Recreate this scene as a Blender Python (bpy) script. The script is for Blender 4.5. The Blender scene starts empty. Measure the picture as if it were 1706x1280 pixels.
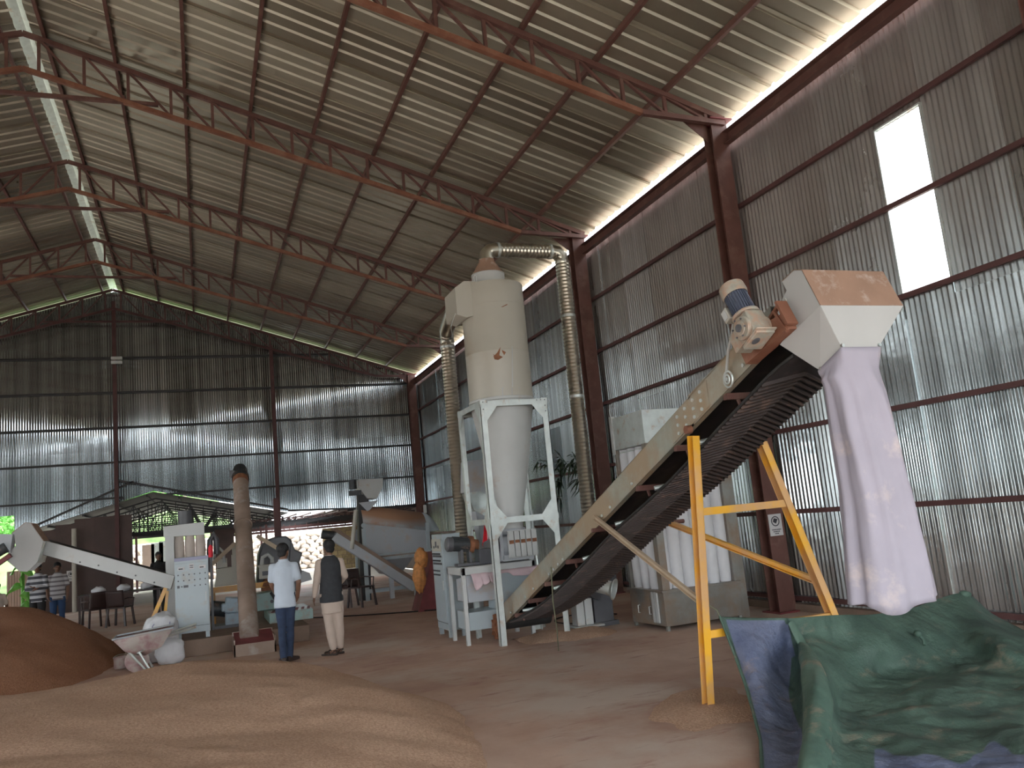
import bpy, math, random
from mathutils import Vector, Matrix, noise
random.seed(7)
C = bpy.context.scene.collection
SC = bpy.context.scene
PI = math.pi

# ---------------------------------------------------------------- camera, sky, exposure
YAW, PIT, ROL, FPX, EYE = 0.370336388, 0.160289528, 0.0947954408, 1368.26518, 1.65
_f = Vector((math.sin(YAW)*math.cos(PIT), math.cos(YAW)*math.cos(PIT), math.sin(PIT)))
_r = Vector((math.cos(YAW), -math.sin(YAW), 0)); _d = _f.cross(_r)
_c, _s = math.cos(ROL), math.sin(ROL)
CR, CD = _r*_c + _d*_s, -_r*_s + _d*_c
cam = bpy.data.objects.new('camera', bpy.data.cameras.new('camera')); C.objects.link(cam)
cam.data.sensor_width = 36; cam.data.lens = FPX/1706*36
cam.data.clip_start = .05; cam.data.clip_end = 600
m = Matrix((( CR.x, -CD.x, -_f.x, 0), (CR.y, -CD.y, -_f.y, 0), (CR.z, -CD.z, -_f.z, EYE), (0, 0, 0, 1)))
cam.matrix_world = m
SC.camera = cam
def pt(px, py, X=None, Y=None, Z=None):
    """world point seen at a pixel of the 1706 x 1280 frame, on a plane X, Y or Z = const"""
    v = CR*((px-853)/FPX) + CD*((py-640)/FPX) + _f
    if X is not None: t = X/v.x
    elif Y is not None: t = Y/v.y
    else: t = (Z-EYE)/v.z
    return Vector((v.x*t, v.y*t, EYE+v.z*t))

SC.view_settings.view_transform = 'Standard'; SC.view_settings.look = 'None'
SC.view_settings.gamma = 1; SC.view_settings.use_curve_mapping = False
SC.view_settings.exposure = 1.55
SC.cycles.max_bounces = 10; SC.cycles.diffuse_bounces = 6; SC.cycles.glossy_bounces = 5
SC.cycles.sample_clamp_indirect = 6
wd = bpy.data.worlds.new('overcast_sky'); SC.world = wd; wd.use_nodes = True
bgn = wd.node_tree.nodes['Background']
bgn.inputs[0].default_value = (.90, .96, 1.0, 1); bgn.inputs[1].default_value = 2.6

# ---------------------------------------------------------------- materials
def mat(name, col, rough=.6, metal=0., var=.12, vs=3., dust=None, damt=.0, dscale=2., up=False, bump=0., bs=60., rnd=0., stretch=(1,1,1), spec=.5, alpha=1., sub=None):
    m = bpy.data.materials.new(name); m.use_nodes = True
    nt = m.node_tree; N = nt.nodes; L = nt.links
    b = N['Principled BSDF']
    b.inputs['Roughness'].default_value = rough; b.inputs['Metallic'].default_value = metal
    b.inputs['Specular IOR Level'].default_value = spec
    g = N.new('ShaderNodeNewGeometry')
    mp = N.new('ShaderNodeMapping'); mp.inputs['Scale'].default_value = stretch
    L.new(g.outputs['Position'], mp.inputs[0])
    n1 = N.new('ShaderNodeTexNoise'); n1.inputs['Scale'].default_value = vs; n1.inputs['Detail'].default_value = 6
    L.new(mp.outputs[0], n1.inputs['Vector'])
    mr = N.new('ShaderNodeMapRange'); mr.inputs[1].default_value = .3; mr.inputs[2].default_value = .7
    mr.inputs[3].default_value = 1-var; mr.inputs[4].default_value = 1+var
    L.new(n1.outputs[0], mr.inputs[0])
    mx = N.new('ShaderNodeVectorMath'); mx.operation = 'SCALE'
    mx.inputs[0].default_value = col[:3]
    last = mr.outputs[0]
    if rnd:
        oi = N.new('ShaderNodeObjectInfo')
        r2 = N.new('ShaderNodeMapRange'); r2.inputs[3].default_value = 1-rnd; r2.inputs[4].default_value = 1+rnd
        L.new(oi.outputs['Random'], r2.inputs[0])
        mm = N.new('ShaderNodeMath'); mm.operation = 'MULTIPLY'; L.new(last, mm.inputs[0]); L.new(r2.outputs[0], mm.inputs[1]); last = mm.outputs[0]
        r3 = N.new('ShaderNodeMapRange'); r3.inputs[3].default_value = rough*.75; r3.inputs[4].default_value = min(1, rough*1.35)
        L.new(oi.outputs['Random'], r3.inputs[0]); L.new(r3.outputs[0], b.inputs['Roughness'])
    L.new(last, mx.inputs['Scale'])
    colout = mx.outputs[0]
    if dust is not None:
        n2 = N.new('ShaderNodeTexNoise'); n2.inputs['Scale'].default_value = dscale; n2.inputs['Detail'].default_value = 8; n2.inputs['Roughness'].default_value = .65
        L.new(g.outputs['Position'], n2.inputs['Vector'])
        r = N.new('ShaderNodeMapRange'); r.inputs[1].default_value = .62-damt*.5; r.inputs[2].default_value = .78-damt*.45
        L.new(n2.outputs[0], r.inputs[0])
        fac = r.outputs[0]
        if up:
            sx = N.new('ShaderNodeSeparateXYZ'); L.new(g.outputs['Normal'], sx.inputs[0])
            ru = N.new('ShaderNodeMapRange'); ru.inputs[1].default_value = .1; ru.inputs[2].default_value = .5
            L.new(sx.outputs['Z'], ru.inputs[0])
            mm = N.new('ShaderNodeMath'); mm.operation = 'MAXIMUM' if up == 'max' else 'MULTIPLY'
            L.new(fac, mm.inputs[0]); L.new(ru.outputs[0], mm.inputs[1]); fac = mm.outputs[0]
        mc = N.new('ShaderNodeMix'); mc.data_type = 'RGBA'
        L.new(fac, mc.inputs[0]); L.new(colout, mc.inputs[6]); mc.inputs[7].default_value = (*dust, 1)
        colout = mc.outputs[2]
        if metal > .1:
            mt = N.new('ShaderNodeMapRange'); mt.inputs[3].default_value = metal; mt.inputs[4].default_value = 0
            L.new(fac, mt.inputs[0]); L.new(mt.outputs[0], b.inputs['Metallic'])
    L.new(colout, b.inputs['Base Color'])
    if bump:
        n3 = N.new('ShaderNodeTexNoise'); n3.inputs['Scale'].default_value = bs; n3.inputs['Detail'].default_value = 4
        L.new(g.outputs['Position'], n3.inputs['Vector'])
        bp = N.new('ShaderNodeBump'); bp.inputs['Strength'].default_value = bump; bp.inputs['Distance'].default_value = .02
        L.new(n3.outputs[0], bp.inputs['Height']); L.new(bp.outputs[0], b.inputs['Normal'])
    if alpha < 1:
        b.inputs['Alpha'].default_value = alpha
    if sub:
        b.inputs['Subsurface Weight'].default_value = sub
    return m
DUST = (.42, .24, .15)
TAN = (.46, .30, .20)
M = dict(
 red=mat('red_oxide_steel', (.14, .062, .050), .55, 0, .15, 4, dust=(.20, .11, .085), damt=.2, dscale=3),
 redbright=mat('orange_oxide_steel', (.24, .095, .055), .6, 0, .2, 3, dust=(.30, .15, .095), damt=.3, dscale=3),
 eavepink=mat('daylit_pale_pink_steel', (.62, .36, .27), .5, 0, .15, 3),  # pale pink puts the daylight on the eave angle into its colour
 darkred=mat('dark_red_steel', (.10, .04, .038), .6, 0, .2, 4),
 blacksteel=mat('black_steel', (.03, .028, .03), .5, 0, .2, 5),
 galv=mat('galvanized_steel', (.56, .60, .58), .34, .85, .18, 6, dust=TAN, damt=.15, dscale=4),
 galvlight=mat('light_galvanized_steel', (.62, .66, .64), .45, .55, .1, 8, dust=TAN, damt=.08, dscale=6),
 dullsteel=mat('dull_stainless_steel', (.30, .285, .26), .42, .7, .15, 4, dust=(.26, .19, .14), damt=.4, dscale=2.5),
 conveyor=mat('dusty_galvanized_plate', (.42, .42, .36), .42, .6, .12, 5, dust=(.36, .27, .18), damt=.5, dscale=1.6),
 duct=mat('spiral_duct_steel', (.60, .57, .49), .30, 1., .1, 6),
 cream=mat('cream_painted_steel', (.48, .455, .39), .42, 0, .05, 1.5, dust=(.45, .38, .30), damt=.10, dscale=1.2, bump=.02, bs=4),
 white=mat('white_painted_steel', (.52, .53, .52), .4, 0, .05, 3, dust=(.46, .36, .28), damt=.06, dscale=3),
 hoodwhite=mat('white_hood_steel', (.44, .435, .42), .42, 0, .04, 3, dust=(.52, .31, .20), damt=.12, dscale=7, up='mul'),
 hooddust=mat('hood_top_under_brown_dust', (.32, .195, .135), .85, 0, .10, 5, dust=(.50, .40, .34), damt=.14, dscale=7),
 paleblue=mat('pale_blue_grey_paint', (.40, .46, .49), .35, 0, .04, 3, dust=(.40, .36, .31), damt=.15, dscale=3),
 bluetop=mat('violet_grey_strip_paint', (.27, .27, .40), .4, 0, .05, 3),
 greypaint=mat('grey_painted_steel', (.42, .44, .47), .4, 0, .06, 2, dust=(.45, .34, .26), damt=.15, dscale=2),
 drumdust=mat('drum_cover_with_brown_dust', (.42, .44, .46), .6, 0, .06, 2, dust=(.42, .23, .14), damt=.30, dscale=.9, up='max'),
 yellow=mat('yellow_paint', (.78, .40, .03), .42, 0, .1, 3, dust=(.66, .38, .17), damt=.42, dscale=2.2),
 belt=mat('black_rubber_belt', (.03, .026, .028), .6, 0, .2, 6, dust=(.10, .065, .055), damt=.15, dscale=3),
 cleat=mat('dusty_rubber_cleat', (.06, .045, .042), .65, 0, .2, 6, dust=(.18, .11, .085), damt=.15, dscale=5),
 rubber=mat('dark_rubber', (.025, .025, .025), .7, 0, .2, 5),
 motorblue=mat('blue_motor_fins', (.13, .15, .21), .45, .2, .2, 8, dust=(.35, .27, .22), damt=.2, dscale=8),
 motordark=mat('dark_motor_casing', (.05, .055, .06), .5, .2, .2, 8, dust=(.28, .18, .14), damt=.12, dscale=9),
 gearbox=mat('dusty_cast_gearbox', (.40, .38, .32), .55, .3, .2, 14, dust=(.42, .28, .20), damt=.4, dscale=12),
 rust=mat('rusty_steel', (.24, .10, .05), .8, 0, .35, 12),
 fabric=mat('lilac_white_fabric', (.36, .33, .385), .8, 0, .04, 5, dust=(.55, .46, .44), damt=.12, dscale=3, sub=.0),
 bag=mat('white_filter_fabric', (.66, .66, .68), .8, 0, .03, 8),
 bagdusty=mat('dusty_filter_fabric', (.55, .48, .43), .85, 0, .1, 6),
 sack=mat('white_woven_sack', (.66, .66, .68), .75, 0, .08, 7, bump=.1, bs=80),
 orange=mat('orange_woven_sack', (.68, .30, .10), .7, 0, .25, 14, bump=.3, bs=30),
 black=mat('black_plastic', (.02, .02, .022), .4),
 knob=mat('dark_grey_control', (.06, .06, .07), .4),
 redplastic=mat('bright_red_cloth', (.75, .03, .05), .7),
 pinkcloth=mat('pink_white_cloth', (.62, .47, .50), .85, 0, .1, 8),
 chair=mat('dark_brown_plastic', (.05, .028, .026), .4),
 teal=mat('teal_machine_paint', (.30, .44, .42), .4, 0, .1, 4, dust=(.35, .28, .22), damt=.25, dscale=5),
 bluemachine=mat('pale_blue_machine_paint', (.30, .38, .44), .4, 0, .15, 5, dust=(.30, .24, .20), damt=.25, dscale=6),
 darkmachine=mat('dark_grey_machine_paint', (.10, .10, .11), .45, 0, .15, 5),
 dustypole=mat('pole_coated_in_dust', (.34, .25, .20), .75, 0, .15, 3, dust=(.48, .43, .40), damt=.18, dscale=2.5),
 maroon=mat('maroon_painted_steel', (.20, .045, .05), .6, 0, .2, 5),
 concrete=mat('dusty_concrete', (.235, .165, .125), .85, 0, .15, 3, bump=.1, bs=30),
 wood=mat('beige_timber', (.50, .39, .28), .7, 0, .12, 6),
 wheelbarrow=mat('worn_pink_barrow_paint', (.40, .24, .24), .6, 0, .2, 6, dust=(.46, .40, .36), damt=.4, dscale=6),
 brownsheet=mat('brown_sheet_metal', (.085, .052, .045), .6, 0, .2, 2),
 paper=mat('white_paper', (.62, .60, .60), .8, 0, .02),
 ink=mat('dark_print', (.05, .05, .06), .8),
 skin=mat('brown_skin', (.19, .095, .06), .5, 0, .06, 20),
 hair=mat('black_hair', (.012, .011, .012), .6, 0, .3, 60, bump=.4, bs=150),
 shirt=mat('pale_blue_white_cotton', (.52, .58, .66), .85, 0, .03, 10),
 jeans=mat('dark_blue_denim', (.028, .045, .09), .85, 0, .2, 12),
 kurta=mat('beige_cotton', (.50, .40, .335), .85, 0, .05, 8),
 vest=mat('charcoal_wool', (.030, .032, .037), .8, 0, .15, 20),
 leather=mat('brown_leather', (.045, .028, .022), .5),
 bluecloth=mat('blue_cloth', (.03, .07, .16), .8),
 blackcloth=mat('black_cloth', (.012, .012, .014), .85),
 leaf=mat('dark_green_leaf', (.03, .055, .025), .5, 0, .4, 20),
 leafbright=mat('bright_green_leaf', (.12, .38, .05), .5, 0, .3, 8),
 block=mat('yellow_concrete_block', (.36, .27, .14), .9, 0, .2, 8, rnd=.2, bump=.3, bs=30),
 stone=mat('pale_rubble_stone', (.62, .54, .47), .9, 0, .2, 6, rnd=.25),
 rope=mat('grey_green_cord', (.16, .16, .10), .8),
 cable=mat('black_cable', (.02, .018, .016), .6),
 lampwhite=mat('white_lamp_casing', (.66, .68, .66), .4),
 pinkfence=mat('pale_pink_sheet', (.45, .33, .28), .6, .2, .1, 3),
)
def nodes_mat(name):
    m = bpy.data.materials.new(name); m.use_nodes = True
    nt = m.node_tree
    return m, nt, nt.nodes, nt.links, nt.nodes['Principled BSDF']
def sheet_mat(name, col, rough, layer_col, blobs, base_layer, metal=1., bmp=.25):
    """bare metal sheet with a matt layer in patches, brown dust on side wall and roof (blobs: y, z, radius y, radius z, strength)"""
    m, nt, N, L, b = nodes_mat(name)
    g = N.new('ShaderNodeNewGeometry'); oi = N.new('ShaderNodeObjectInfo')
    n1 = N.new('ShaderNodeTexNoise'); n1.inputs['Scale'].default_value = 1.1; n1.inputs['Detail'].default_value = 7; n1.inputs['Roughness'].default_value = .6
    mp = N.new('ShaderNodeMapping'); mp.inputs['Scale'].default_value = (1, 1, .45); L.new(g.outputs['Position'], mp.inputs[0]); L.new(mp.outputs[0], n1.inputs['Vector'])
    sx = N.new('ShaderNodeSeparateXYZ'); L.new(g.outputs['Position'], sx.inputs[0])
    def M2(op, a, bb=None, cl=False):
        q = N.new('ShaderNodeMath'); q.operation = op; q.use_clamp = cl
        for i, v in enumerate((a, bb)):
            if v is None: continue
            if isinstance(v, (int, float)): q.inputs[i].default_value = v
            else: L.new(v, q.inputs[i])
        return q.outputs[0]
    tot = base_layer
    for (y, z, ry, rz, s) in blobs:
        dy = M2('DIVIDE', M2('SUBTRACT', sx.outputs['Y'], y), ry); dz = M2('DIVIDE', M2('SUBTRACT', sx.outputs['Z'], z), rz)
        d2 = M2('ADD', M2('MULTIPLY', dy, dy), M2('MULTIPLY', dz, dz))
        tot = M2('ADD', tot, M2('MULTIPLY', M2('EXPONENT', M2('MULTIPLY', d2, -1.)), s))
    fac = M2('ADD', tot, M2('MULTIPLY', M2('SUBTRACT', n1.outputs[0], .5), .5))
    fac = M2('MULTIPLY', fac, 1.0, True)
    rv = N.new('ShaderNodeMapRange'); rv.inputs[3].default_value = .84; rv.inputs[4].default_value = 1.08; L.new(oi.outputs['Random'], rv.inputs[0])
    cv = N.new('ShaderNodeVectorMath'); cv.operation = 'SCALE'; cv.inputs[0].default_value = col; L.new(rv.outputs[0], cv.inputs['Scale'])
    ns = N.new('ShaderNodeTexNoise'); ns.inputs['Scale'].default_value = 1; ns.inputs['Detail'].default_value = 4
    ms_ = N.new('ShaderNodeMapping'); ms_.inputs['Scale'].default_value = (5, 5, .12); L.new(g.outputs['Position'], ms_.inputs[0]); L.new(ms_.outputs[0], ns.inputs['Vector'])
    rs_ = N.new('ShaderNodeMapRange'); rs_.inputs[1].default_value = .35; rs_.inputs[2].default_value = .65; rs_.inputs[3].default_value = .62; rs_.inputs[4].default_value = 1.22; L.new(ns.outputs[0], rs_.inputs[0])
    cs_ = N.new('ShaderNodeVectorMath'); cs_.operation = 'SCALE'; L.new(cv.outputs[0], cs_.inputs[0]); L.new(rs_.outputs[0] if bmp < .2 or 'roof' not in name else rv.outputs[0], cs_.inputs['Scale'])
    L.new(cs_.outputs[0], b.inputs['Base Color'])
    b.inputs['Metallic'].default_value = metal
    rr = N.new('ShaderNodeMapRange'); rr.inputs[3].default_value = rough*.7; rr.inputs[4].default_value = rough*1.5; L.new(oi.outputs['Random'], rr.inputs[0])
    rn = M2('ADD', rr.outputs[0], M2('MULTIPLY', M2('SUBTRACT', n1.outputs[0], .5), .06)); L.new(rn, b.inputs['Roughness'])
    n3 = N.new('ShaderNodeTexNoise'); n3.inputs['Scale'].default_value = 2.2; n3.inputs['Detail'].default_value = 3; L.new(g.outputs['Position'], n3.inputs['Vector'])
    bp = N.new('ShaderNodeBump'); bp.inputs['Strength'].default_value = bmp; bp.inputs['Distance'].default_value = .03; L.new(n3.outputs[0], bp.inputs['Height']); L.new(bp.outputs[0], b.inputs['Normal'])
    d = N.new('ShaderNodeBsdfDiffuse'); d.inputs[0].default_value = (*layer_col, 1)
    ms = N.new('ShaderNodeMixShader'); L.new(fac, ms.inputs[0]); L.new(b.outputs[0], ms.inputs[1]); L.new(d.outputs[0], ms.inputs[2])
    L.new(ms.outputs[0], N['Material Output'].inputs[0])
    return m
M['wallsheet'] = sheet_mat('corrugated_zinc_sheet', (.50, .55, .56), .20, (.35, .305, .285), [(11.8, 5.2, 3.4, 2.6, .50), (6, 6.0, 6, 1.9, .36), (5.5, .4, 6, .7, .18)], .12)
M['backsheet'] = sheet_mat('corrugated_zinc_sheet_back', (.62, .67, .70), .085, (.10, .105, .095), [(30, 10, 5, 2.6, .35)], .08, bmp=.05)  # matt dark grey layer, denser towards the gable top
M['roofsheet'] = sheet_mat('trapezoid_roof_sheet', (.62, .60, .50), .38, (.21, .18, .135), [], .42)

def floor_mat():
    m, nt, N, L, b = nodes_mat('dusty_concrete_floor')
    g = N.new('ShaderNodeNewGeometry')
    def nz(s, d=8, r=.6, st=(1,1,1)):
        mp = N.new('ShaderNodeMapping'); mp.inputs['Scale'].default_value = st; L.new(g.outputs['Position'], mp.inputs[0])
        n = N.new('ShaderNodeTexNoise'); n.inputs['Scale'].default_value = s; n.inputs['Detail'].default_value = d; n.inputs['Roughness'].default_value = r
        L.new(mp.outputs[0], n.inputs['Vector']); return n.outputs[0]
    cr = N.new('ShaderNodeValToRGB'); e = cr.color_ramp.elements
    e[0].position = .32; e[0].color = (.42, .255, .19, 1); e[1].position = .68; e[1].color = (.66, .47, .37, 1)
    q = e.new(.5); q.color = (.54, .35, .265, 1)
    L.new(nz(.7, 9, .62, (1, .8, 1)), cr.inputs[0])
    # paler bare concrete nearest the camera, red stains near the conveyor
    cr2 = N.new('ShaderNodeValToRGB'); cr2.color_ramp.elements[0].position = .50; cr2.color_ramp.elements[1].position = .62
    L.new(nz(.45, 6, .6), cr2.inputs[0])
    mx = N.new('ShaderNodeMix'); mx.data_type = 'RGBA'; L.new(cr2.outputs[0], mx.inputs[0]); L.new(cr.outputs[0], mx.inputs[6]); mx.inputs[7].default_value = (.62, .50, .42, 1)
    cr3 = N.new('ShaderNodeValToRGB'); cr3.color_ramp.elements[0].position = .57; cr3.color_ramp.elements[1].position = .72
    L.new(nz(2.6, 6, .7, (.5, 1.6, 1)), cr3.inputs[0])
    mx2 = N.new('ShaderNodeMix'); mx2.data_type = 'RGBA'; L.new(cr3.outputs[0], mx2.inputs[0]); L.new(mx.outputs[2], mx2.inputs[6]); mx2.inputs[7].default_value = (.36, .17, .13, 1)
    L.new(mx2.outputs[2], b.inputs['Base Color'])
    rr = N.new('ShaderNodeMapRange'); rr.inputs[3].default_value = .5; rr.inputs[4].default_value = .9; L.new(nz(1.5), rr.inputs[0]); L.new(rr.outputs[0], b.inputs['Roughness'])
    bp = N.new('ShaderNodeBump'); bp.inputs['Strength'].default_value = .3; bp.inputs['Distance'].default_value = .01; L.new(nz(35, 6, .7), bp.inputs['Height']); L.new(bp.outputs[0], b.inputs['Normal'])
    return m
M['floor'] = floor_mat()
def grain_mat(name, a, bcol, c2):
    m, nt, N, L, b = nodes_mat(name)
    g = N.new('ShaderNodeNewGeometry')
    n = N.new('ShaderNodeTexNoise'); n.inputs['Scale'].default_value = 55; n.inputs['Detail'].default_value = 3; n.inputs['Roughness'].default_value = .8
    L.new(g.outputs['Position'], n.inputs['Vector'])
    n2 = N.new('ShaderNodeTexNoise'); n2.inputs['Scale'].default_value = 1.3; n2.inputs['Detail'].default_value = 7
    L.new(g.outputs['Position'], n2.inputs['Vector'])
    cr = N.new('ShaderNodeValToRGB'); cr.color_ramp.elements[0].position = .33; cr.color_ramp.elements[1].position = .68
    cr.color_ramp.elements[0].color = (*a, 1); cr.color_ramp.elements[1].color = (*bcol, 1); L.new(n.outputs[0], cr.inputs[0])
    r2 = N.new('ShaderNodeMapRange'); r2.inputs[1].default_value = .4; r2.inputs[2].default_value = .65; L.new(n2.outputs[0], r2.inputs[0])
    mx = N.new('ShaderNodeMix'); mx.data_type = 'RGBA'; mx.blend_type = 'MULTIPLY'; L.new(r2.outputs[0], mx.inputs[0]); L.new(cr.outputs[0], mx.inputs[6]); mx.inputs[7].default_value = (*c2, 1)
    L.new(mx.outputs[2], b.inputs['Base Color']); b.inputs['Roughness'].default_value = .95; b.inputs['Specular IOR Level'].default_value = .15
    bp = N.new('ShaderNodeBump'); bp.inputs['Strength'].default_value = .9; bp.inputs['Distance'].default_value = .015; L.new(n.outputs[0], bp.inputs['Height']); L.new(bp.outputs[0], b.inputs['Normal'])
    return m
M['husk'] = grain_mat('pale_brown_sawdust', (.42, .26, .175), (.72, .49, .355), (.95, .93, .92))
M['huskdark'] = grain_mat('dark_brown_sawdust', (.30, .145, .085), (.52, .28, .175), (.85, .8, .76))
def tarp_mat(name, c1, c2, dirt):
    m, nt, N, L, b = nodes_mat(name)
    g = N.new('ShaderNodeNewGeometry')
    n = N.new('ShaderNodeTexNoise'); n.inputs['Scale'].default_value = 2.2; n.inputs['Detail'].default_value = 8; n.inputs['Roughness'].default_value = .6
    L.new(g.outputs['Position'], n.inputs['Vector'])
    cr = N.new('ShaderNodeValToRGB'); cr.color_ramp.elements[0].position = .35; cr.color_ramp.elements[1].position = .65
    cr.color_ramp.elements[0].color = (*c1, 1); cr.color_ramp.elements[1].color = (*c2, 1); L.new(n.outputs[0], cr.inputs[0])
    n2 = N.new('ShaderNodeTexNoise'); n2.inputs['Scale'].default_value = 1.6; n2.inputs['Detail'].default_value = 9; n2.inputs['Roughness'].default_value = .7
    mp = N.new('ShaderNodeMapping'); mp.inputs['Location'].default_value = (5, 3, 1); mp.inputs['Scale'].default_value = (1, 1.8, 2); L.new(g.outputs['Position'], mp.inputs[0]); L.new(mp.outputs[0], n2.inputs['Vector'])
    c2r = N.new('ShaderNodeValToRGB'); c2r.color_ramp.elements[0].position = .56; c2r.color_ramp.elements[1].position = .70; L.new(n2.outputs[0], c2r.inputs[0])
    mx = N.new('ShaderNodeMix'); mx.data_type = 'RGBA'; L.new(c2r.outputs[0], mx.inputs[0]); L.new(cr.outputs[0], mx.inputs[6]); mx.inputs[7].default_value = (*dirt, 1)
    L.new(mx.outputs[2], b.inputs['Base Color']); b.inputs['Roughness'].default_value = .62
    n3 = N.new('ShaderNodeTexNoise'); n3.inputs['Scale'].default_value = 9; n3.inputs['Detail'].default_value = 5; L.new(g.outputs['Position'], n3.inputs['Vector'])
    bp = N.new('ShaderNodeBump'); bp.inputs['Strength'].default_value = .35; bp.inputs['Distance'].default_value = .03; L.new(n3.outputs[0], bp.inputs['Height']); L.new(bp.outputs[0], b.inputs['Normal'])
    return m
def tarp2(name, ga, gb, ba, bb, dirt):
    m, nt, N, L, b = nodes_mat(name)
    g = N.new('ShaderNodeNewGeometry'); at = N.new('ShaderNodeAttribute'); at.attribute_name = 'blueside'
    n = N.new('ShaderNodeTexNoise'); n.inputs['Scale'].default_value = 2.2; n.inputs['Detail'].default_value = 8; n.inputs['Roughness'].default_value = .6
    L.new(g.outputs['Position'], n.inputs['Vector'])
    def ramp(c1, c2, src, p1=.35, p2=.65):
        cr = N.new('ShaderNodeValToRGB'); cr.color_ramp.elements[0].position = p1; cr.color_ramp.elements[1].position = p2
        cr.color_ramp.elements[0].color = (*c1, 1); cr.color_ramp.elements[1].color = (*c2, 1); L.new(src, cr.inputs[0]); return cr.outputs[0]
    fa = N.new('ShaderNodeMapRange'); fa.inputs[1].default_value = -.02; fa.inputs[2].default_value = .02; L.new(at.outputs['Fac'], fa.inputs[0])
    mx = N.new('ShaderNodeMix'); mx.data_type = 'RGBA'; L.new(fa.outputs[0], mx.inputs[0]); L.new(ramp(ga, gb, n.outputs[0]), mx.inputs[6]); L.new(ramp(ba, bb, n.outputs[0]), mx.inputs[7])
    n2 = N.new('ShaderNodeTexNoise'); n2.inputs['Scale'].default_value = 1.7; n2.inputs['Detail'].default_value = 10; n2.inputs['Roughness'].default_value = .72
    mp = N.new('ShaderNodeMapping'); mp.inputs['Location'].default_value = (5.3, 3, 1); mp.inputs['Scale'].default_value = (1, 2.2, 2); L.new(g.outputs['Position'], mp.inputs[0]); L.new(mp.outputs[0], n2.inputs['Vector'])
    c2 = ramp((0, 0, 0), (1, 1, 1), n2.outputs[0], .55, .80)
    mx2 = N.new('ShaderNodeMix'); mx2.data_type = 'RGBA'; L.new(c2, mx2.inputs[0]); L.new(mx.outputs[2], mx2.inputs[6]); mx2.inputs[7].default_value = (*dirt, 1)
    L.new(mx2.outputs[2], b.inputs['Base Color']); b.inputs['Roughness'].default_value = .6
    n3 = N.new('ShaderNodeTexNoise'); n3.inputs['Scale'].default_value = 11; n3.inputs['Detail'].default_value = 6; n3.inputs['Roughness'].default_value = .6; L.new(g.outputs['Position'], n3.inputs['Vector'])
    bp = N.new('ShaderNodeBump'); bp.inputs['Strength'].default_value = .55; bp.inputs['Distance'].default_value = .04; L.new(n3.outputs[0], bp.inputs['Height']); L.new(bp.outputs[0], b.inputs['Normal'])
    return m
M['tarp'] = tarp2('tarpaulin_green_and_blue', (.035, .065, .050), (.085, .145, .11), (.075, .095, .17), (.18, .20, .29), (.33, .235, .165))
M['tarpgreen'] = tarp_mat('green_tarpaulin', (.040, .080, .060), (.10, .165, .125), (.30, .215, .15))
M['tarpblue'] = tarp_mat('blue_tarpaulin', (.085, .11, .20), (.19, .22, .32), (.32, .25, .24))
M['hill'] = mat('grassy_hillside', (.16, .25, .08), .9, 0, .6, .9, dust=(.42, .33, .22), damt=.12, dscale=.25)
M['outside'] = mat('bright_dry_ground', (.58, .52, .45), .9, 0, .1, .5)

# striped cotton: flat woven stripes as colour bands along height
def stripe_mat(name, a, bcol, freq, w=.5):
    m, nt, N, L, b = nodes_mat(name)
    tc = N.new('ShaderNodeTexCoord'); sx = N.new('ShaderNodeSeparateXYZ'); L.new(tc.outputs['Object'], sx.inputs[0])
    q = N.new('ShaderNodeMath'); q.operation = 'MULTIPLY'; q.inputs[1].default_value = freq; L.new(sx.outputs['Z'], q.inputs[0])
    f = N.new('ShaderNodeMath'); f.operation = 'FRACT'; L.new(q.outputs[0], f.inputs[0])
    gt = N.new('ShaderNodeMath'); gt.operation = 'GREATER_THAN'; gt.inputs[1].default_value = w; L.new(f.outputs[0], gt.inputs[0])
    mx = N.new('ShaderNodeMix'); mx.data_type = 'RGBA'; L.new(gt.outputs[0], mx.inputs[0]); mx.inputs[6].default_value = (*a, 1); mx.inputs[7].default_value = (*bcol, 1)
    L.new(mx.outputs[2], b.inputs['Base Color']); b.inputs['Roughness'].default_value = .85
    return m
M['stripe1'] = stripe_mat('black_grey_striped_cotton', (.05, .05, .06), (.42, .42, .44), 8.5)
M['stripe2'] = stripe_mat('grey_white_striped_cotton', (.20, .18, .19), (.55, .53, .54), 10, .4)
gm, nt_, N_, L_, b_ = nodes_mat('window_pane_clear')
b_.inputs['Transmission Weight'].default_value = 1; b_.inputs['Roughness'].default_value = .05; b_.inputs['IOR'].default_value = 1.02
M['glass'] = gm

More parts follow.
